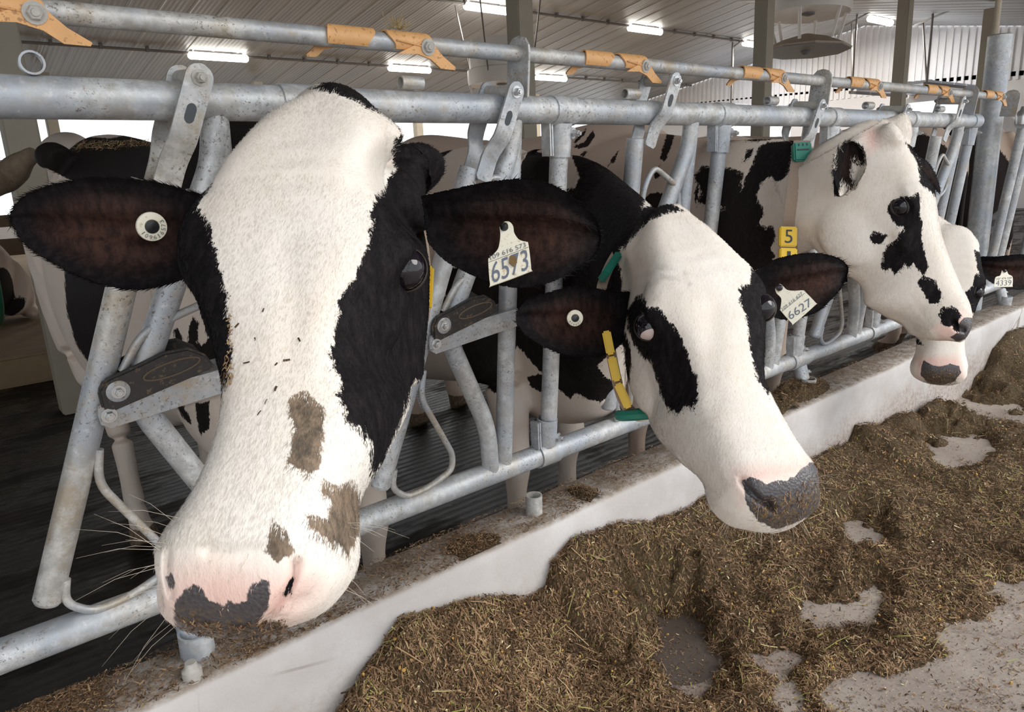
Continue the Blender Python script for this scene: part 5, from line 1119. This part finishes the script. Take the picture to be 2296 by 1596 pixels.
t.color(t.ramp(t.attr('tone').outputs['Fac'], (0, (.026, .014, .006)), (.28, (.082, .044, .017)), (.52, (.195, .108, .052)), (.74, (.335, .205, .115)), (.90, (.44, .30, .155)), (.955, (.26, .26, .06)), (1.0, (.70, .58, .36))))
def chips(name, P, N, L, Wd, tone, m, parent=None, flat=.35, seed=1):
    """thousands of little chopped pieces as one mesh of bent strips"""
    r = np.random.default_rng(seed); k = len(P); a = r.uniform(0, 2*math.pi, k)
    t1 = np.cross(N, np.stack([np.cos(a), np.sin(a), r.normal(0, .3, k)], 1)); t1 /= np.linalg.norm(t1, axis=1)[:, None]
    t1 = t1+N*r.normal(.08, flat, k)[:, None]; t1 /= np.linalg.norm(t1, axis=1)[:, None]; sd = np.cross(N, t1)+N*r.normal(0, .4, k)[:, None]; sd /= np.linalg.norm(sd, axis=1)[:, None]
    up = np.cross(t1, sd); b = (r.normal(0, .12, k)*L)[:, None]
    V = np.stack([P-t1*L[:, None]/2-sd*Wd[:, None]/2, P-t1*L[:, None]/2+sd*Wd[:, None]/2, P+sd*Wd[:, None]/2+up*b, P-sd*Wd[:, None]/2+up*b, P+t1*L[:, None]/2-sd*Wd[:, None]*.4, P+t1*L[:, None]/2+sd*Wd[:, None]*.4], 1).reshape(-1, 3)
    f = (np.arange(k)[:, None, None]*6+np.array([[0, 1, 2, 3], [3, 2, 5, 4]])[None]).reshape(-1, 4)
    me = bpy.data.meshes.new(name); me.vertices.add(len(V)); org = base_of(parent) if parent else np.zeros(3); me.vertices.foreach_set('co', (V-org).astype(np.float32).ravel())
    me.loops.add(f.size); me.loops.foreach_set('vertex_index', f.astype(np.int32).ravel()); me.polygons.add(len(f)); me.polygons.foreach_set('loop_start', (np.arange(len(f))*4).astype(np.int32)); me.update(calc_edges=True)
    attr(me, 'tone', np.repeat(tone, 6)); me.materials.append(m); o = bpy.data.objects.new(name, me); COL.objects.link(o)
    if parent: o.parent = parent
    o['kind'] = 'stuff'; return o
r = np.random.default_rng(11)
NC = 195000; n0 = NC*5
px = r.uniform(300, 2330, n0); py = r.uniform(650, 2250, n0); rr_ = np.stack([(px-IW/2)/FPX, -(py-IH/2)/FPX, np.full(n0, -1.0)], 1) @ CR.T
tt_ = (FEEDZ+.05-CAMZ)/rr_[:, 2]; P = CAM+rr_*tt_[:, None]; ok = (tt_ > 0) & (P[:, 1] < KY0-.004) & (P[:, 0] < 7.4) & (P[:, 0] > .2)
P = P[ok]; h = feed_h(P[:, 0], P[:, 1]); P[:, 2] = FEEDZ+h
prob = np.clip(.06+.16*vnoise(P[:, 0], P[:, 1], .10, 5)**2+np.clip((h-.001)/.010, 0, 1), 0, 1); keep = r.random(len(P)) < prob; P = P[keep][:NC]; h = h[keep][:NC]; k = len(P)
e_ = .004; N = np.stack([-(feed_h(P[:, 0]+e_, P[:, 1])-h)/e_, -(feed_h(P[:, 0], np.minimum(P[:, 1]+e_, KY0-.003))-h)/e_, np.ones(k)], 1); N /= np.linalg.norm(N, axis=1)[:, None]
P += N*r.uniform(.0, .006, k)[:, None]
L = np.clip(r.lognormal(math.log(.0095), .6, k), .003, .045); Wd = np.clip(r.lognormal(math.log(.0016), .5, k), .0007, .0065); L = np.where(h < .006, L*.6, L)
clump = vnoise(P[:, 0], P[:, 1], .05, 8)*.35+vnoise(P[:, 0], P[:, 1], .25, 9)*.25
tone = np.clip(r.beta(1.5, 2.0, k)*.85+clump-.14, 0, .94); tone[r.random(k) < .012] = .955; tone[r.random(k) < .012] = 1
o = chips('chopped_feed', P, N, L, Wd, tone, m_chip, seed=21); tag(o, 'loose chopped straw and silage pieces strewn over the heap and alley', 'feed', kind='stuff')
q = r.integers(0, k, 260); o = chips('long_straw', P[q]+N[q]*.004, N[q], r.uniform(.03, .085, 260), r.uniform(.0015, .003, 260), np.where(r.random(260) < .2, .955, r.uniform(.8, 1, 260)), m_chip, flat=.12, seed=22); tag(o, 'long pale straws scattered on the brown feed', 'straw', kind='stuff')
q = r.integers(0, k, 500); mb = MB()
for i in q:
    s_ = r.uniform(.002, .0042); mb.lathe(P[i]+N[i]*.002, N[i]+r.normal(0, .5, 3), [(s_*.6, -s_), (s_, 0), (s_*.6, s_)], 5)
tag(mb.build('maize_grain', simple('maize_grain', (.55, .32, .08), .6, .3, 100)), 'yellow maize grains mixed through the feed', 'grain', kind='stuff')
pw, _ = on_z(1540, 1445, FEEDZ), 0
Q = [on_z(x, y, FEEDZ+.002) for x, y in [(1480,1360),(1535,1355),(1575,1372),(1600,1430),(1612,1475),(1600,1510),(1565,1532),(1500,1530),(1465,1485)]]
wp = MB().add(smooth_path(np.vstack([Q, Q[:1]]), 5)[:-1], [tuple(range(45))]).build('wet_patch', mat('wet_concrete', (.085, .066, .056), .35), smooth=False); tag(wp, 'dark wet patch of bare concrete showing through the feed', 'puddle', kind='stuff')
# chaff and small heaps on the curb top
CL = [(1790,880,.20,.055),(1740,915,.10,.045),(2200,640,.34,.07),(2260,590,.4,.08),(1318,1112,.035,.02),(1060,1225,.1,.008)]
_k = [(on_z(x, y, KTOP), rad, hh) for x, y, rad, hh in CL]
def kerb_h(x, y):
    z = np.zeros_like(x); n = vnoise(x, y, .03, 31)*.6+vnoise(x, y, .012, 32)*.4
    for c, rad, hh in _k: z = np.maximum(z, hh*np.clip(1-np.hypot((x-c[0])/rad, (y-c[1])/.085)**2, 0, 1)*(.55+.8*n))
    return z
gx = np.linspace(.0, 7, 900); gy = np.linspace(KY0+.012, KY1-.01, 34); GX, GY = np.meshgrid(gx, gy, indexing='ij'); hk = kerb_h(GX.ravel(), GY.ravel())
V = np.stack([GX.ravel(), GY.ravel(), KTOP-.003+hk], 1); ny = len(gy); fc = [(i*ny+j, (i+1)*ny+j, (i+1)*ny+j+1, i*ny+j+1) for i in range(len(gx)-1) for j in range(ny-1) if hk[i*ny+j]+hk[(i+1)*ny+j+1] > .007]
tag(MB().add(V, fc).build('curb_feed', m_bed, angle=180), 'small heaps of brown feed left on top of the curb', 'feed', kind='stuff')
NK = 30000; X = np.exp(r.uniform(math.log(.5), math.log(7.4), NK*2))-.58; Y = r.uniform(KY0+.012, KY1-.004, NK*2); hk = kerb_h(X, Y)
den = np.where(hk > .004, 1, (.16+.80*vnoise(X, Y, .09, 41)**2.2)*np.interp(X, [.1, .9, 1.4, 2.5, 6], [.95, .9, .6, .45, .45])); kp = r.random(NK*2) < den; X, Y, hk = X[kp], Y[kp], hk[kp]; k = len(X)
P = np.stack([X, Y, KTOP+hk+r.uniform(.0005, .004, k)], 1); N = np.tile([0, 0, 1.0], (k, 1))+r.normal(0, .25, (k, 3))*(hk > .004)[:, None]; N /= np.linalg.norm(N, axis=1)[:, None]
o = chips('curb_chaff', P, N, np.clip(r.lognormal(math.log(.0075), .5, k), .003, .035), np.clip(r.lognormal(math.log(.0013), .4, k), .0006, .003), np.clip(r.beta(2, 2, k)*.9+.05, 0, .94), m_chip, flat=.15, seed=23); tag(o, 'dry chaff and straw bits scattered on top of the curb', 'chaff', kind='stuff')
# straw lying on the big cow's rump, crumbs stuck on wet noses
def scatter_on(cow, B, poly, n, name, L, W, tones, seed):
    rr2 = np.random.default_rng(seed); Q = np.array(poly, float); P_, N_ = [], []
    for _ in range(n*3):
        x, y = rr2.uniform(Q[:, 0].min(), Q[:, 0].max()), rr2.uniform(Q[:, 1].min(), Q[:, 1].max())
        if poly_sd(np.array([x]), np.array([y]), poly)[0] < 0: continue
        h_, n_, _, _ = B.ray_cast(Vector(CAM), Vector(ray(x, y)).normalized(), 9)
        if h_ is not None: P_.append(np.array(h_)+np.array(n_)*.0012); N_.append(np.array(n_))
        if len(P_) >= n: break
    if not P_: return
    k_ = len(P_); chips(name, np.array(P_), np.array(N_), rr2.uniform(*L, k_), rr2.uniform(*W, k_), rr2.uniform(*tones, k_), m_chip, cow, .2, seed)
scatter_on(COW1, B1, [(145,322),(200,318),(350,316),(345,326),(250,335),(180,334)], 420, 'straw_on_back', (.015, .05), (.0012, .0025), (.55, 1), 51)
scatter_on(COW1, B1, [(395,1380),(520,1400),(640,1385),(650,1430),(420,1430)], 320, 'feed_on_nose', (.002, .008), (.0005, .0013), (.15, .75), 52)
scatter_on(COW1, B1, [(520,640),(700,640),(680,880),(520,1000)], 10, 'specks_on_face', (.003, .006), (.0012, .002), (.0, .25), 57)
scatter_on(COW1, B1, [(495,840),(512,780),(508,720),(520,700),(525,850),(505,880)], 70, 'feed_on_cheek', (.002, .006), (.0008, .0016), (.6, .95), 53)
B2 = bvh_of(COW2)
scatter_on(COW2, B2, [(1680,1120),(1760,1110),(1835,1060),(1838,1140),(1750,1180),(1690,1160)], 300, 'feed_on_nose', (.002, .008), (.0005, .0013), (.15, .8), 54)
B4 = bvh_of(COW4)
scatter_on(COW4, B4, [(2070,830),(2150,825),(2150,860),(2075,860)], 150, 'feed_on_nose', (.003, .009), (.0007, .0018), (.3, .85), 55)
# ------------------------------------------------------------------ short coats of hair on the heads near the camera
def fur(o, org, nb, count, Rm, pos, sc, ears, seed):
    me = o.data; v = vco(me)+org; r = np.random.default_rng(seed)
    me.calc_loop_triangles(); tr = np.empty(len(me.loop_triangles)*3, np.int32); me.loop_triangles.foreach_get('vertices', tr); tr = tr.reshape(-1, 3)
    A, B_, C = v[tr[:, 0]], v[tr[:, 1]], v[tr[:, 2]]; nr = np.cross(B_-A, C-A); ar = np.linalg.norm(nr, axis=1); nr = nr/(ar[:, None]+1e-12); cen = (A+B_+C)/3
    x, y, d = project(cen); facing = ((CAM-cen)*nr).sum(1)/d
    q = ((cen-pos) @ Rm)/sc; isear = tr[:, 0] >= nb
    at_ = lambda nm: np.array([0.0])
    def get(nm):
        a = np.empty(len(v), np.float32); me.attributes[nm].data.foreach_get('value', a); return a
    nose = get('nose')
    w = ar*(cen[:, 1] < 1.45)*(x > -60)*(x < IW+60)*(facing > -.25)/d**2
    bare = (~isear) & ((nose[tr[:, 0]] > -.004) | (q[:, 0] > .475))
    w = np.where(bare, w*.06, w); w = np.where(isear, w*1.5, w)
    i = r.choice(len(tr), count, p=w/w.sum()); u = r.random((count, 2)); f = u.sum(1) > 1; u[f] = 1-u[f]
    P = A[i]+(B_[i]-A[i])*u[:, :1]+(C[i]-A[i])*u[:, 1:]; N = nr[i]; ie = isear[i]; qi = q[i]
    # lie of the coat: towards the muzzle on the face, outwards on the ears, down the neck
    D = np.tile(Rm[:, 0], (count, 1)); whorl = P-(pos+Rm @ (np.array([.15, 0, .01])*sc)); up = qi[:, 0] < .13
    D[up] = whorl[up]/(np.linalg.norm(whorl[up], axis=1)[:, None]+1e-6)
    for k, er in enumerate(ears):
        c0 = at(*er['upper'][0], er['depth'][0]); c1 = at(*er['upper'][-1], er['depth'][-1]); e1 = (c1-c0)/np.linalg.norm(c1-c0)
        near = ie & (np.linalg.norm(P-(c0+c1)/2, axis=1) < .18); D[near] = e1*.8+r.normal(0, .35, (near.sum(), 3))
    back = (~ie) & (qi[:, 2] < -.26); D[back] = [0, .5, -.6]
    D = D+r.normal(0, .22, (count, 3)); D -= N*(D*N).sum(1)[:, None]; D /= np.linalg.norm(D, axis=1)[:, None]+1e-9
    D = D+N*np.where(ie, r.uniform(.12, .42, count), r.uniform(.06, .24, count))[:, None]
    L = r.uniform(.004, .008, count); L = np.where(qi[:, 0] < .05, L*1.5, L); L = np.where(ie, L*1.7, L); W = r.uniform(.00025, .0005, count)*np.interp(project(P)[2], [.6, 2.5], [1, 2.6])
    vw = CAM-P; S = np.cross(D, vw); S /= np.linalg.norm(S, axis=1)[:, None]+1e-9
    V = np.stack([P-S*W[:, None]-N*.0005, P+S*W[:, None]-N*.0005, P+D*L[:, None]], 1).reshape(-1, 3)
    m2 = bpy.data.meshes.new('coat_hair'); m2.vertices.add(len(V)); m2.vertices.foreach_set('co', (V-org).astype(np.float32).ravel())
    m2.loops.add(count*3); m2.loops.foreach_set('vertex_index', np.arange(count*3, dtype=np.int32)); m2.polygons.add(count); m2.polygons.foreach_set('loop_start', np.arange(count, dtype=np.int32)*3); m2.update(calc_edges=True)
    pick = tr[i, 0]
    for nm in ('coat', 'nose', 'mud', 'pink', 'inner', 'crumb', 'tan'): attr(m2, nm, np.repeat(get(nm)[pick], 3))
    # normals follow the skin so that the coat shades softly
    m2.shade_smooth(); 
    try: m2.normals_split_custom_set_from_vertices(np.repeat(N, 3, 0).tolist())
    except Exception: pass
    m2.materials.append(M_HIDE); h = bpy.data.objects.new('coat_hair', m2); COL.objects.link(h); h.parent = o; h['kind'] = 'stuff'
for n_, (o, org, nb, cnt, Rm, pos, sc, ears) in enumerate(FUR):
    if cnt: fur(o, org, nb, cnt, Rm, pos, sc, ears, 60+n_)
m_whisk = mat('whisker', (.50, .43, .35), .5)
def whiskers(cow, B, spots, seed, name='whiskers'):
    r = np.random.default_rng(seed); mb = MB()
    for x, y, dx, dy, L, n in spots:
        for _ in range(n):
            h_, n_, _, _ = B.ray_cast(Vector(CAM), Vector(ray(x+r.normal(0, 14), y+r.normal(0, 14))).normalized(), 6)
            if h_ is None: continue
            p = np.array(h_); dirp = CR[:, 0]*dx-CR[:, 1]*dy; dirp = dirp/np.linalg.norm(dirp)+r.normal(0, .25, 3)+np.array(n_)*.4; dirp /= np.linalg.norm(dirp); l = L*r.uniform(.4, 1.0)
            mb.tube([p, p+dirp*l*.5, p+dirp*l+np.array([0, 0, -.15*l])], [.00017, .00014, .00005], 4, False)
    if mb.n: 
        o = mb.build(name, m_whisk, cow); o['kind'] = 'stuff'
whiskers(COW1, B1, [(365,1220,-1,-.3,.07,8),(352,1270,-1,.05,.07,8),(352,1330,-1,.2,.06,8),(370,1390,-.8,.6,.06,10),(790,1180,1,.2,.05,6),(780,1320,.8,.5,.04,6),(395,1160,-1,-.5,.06,5)], 71)
whiskers(COW2, B2, [(1600,1120,-1,.3,.05,9),(1640,1165,-.6,.8,.04,12),(1700,1185,-.1,1,.035,14),(1780,1170,.2,1,.03,12),(1830,1080,1,-.2,.04,6),(1820,1040,.8,-.8,.05,5)], 72)
B3b = bvh_of(COW3)
whiskers(COW3, B3b, [(2050,745,-.6,.6,.05,9),(2090,755,-.2,1,.04,9),(2170,690,.8,-.2,.03,4)], 73)
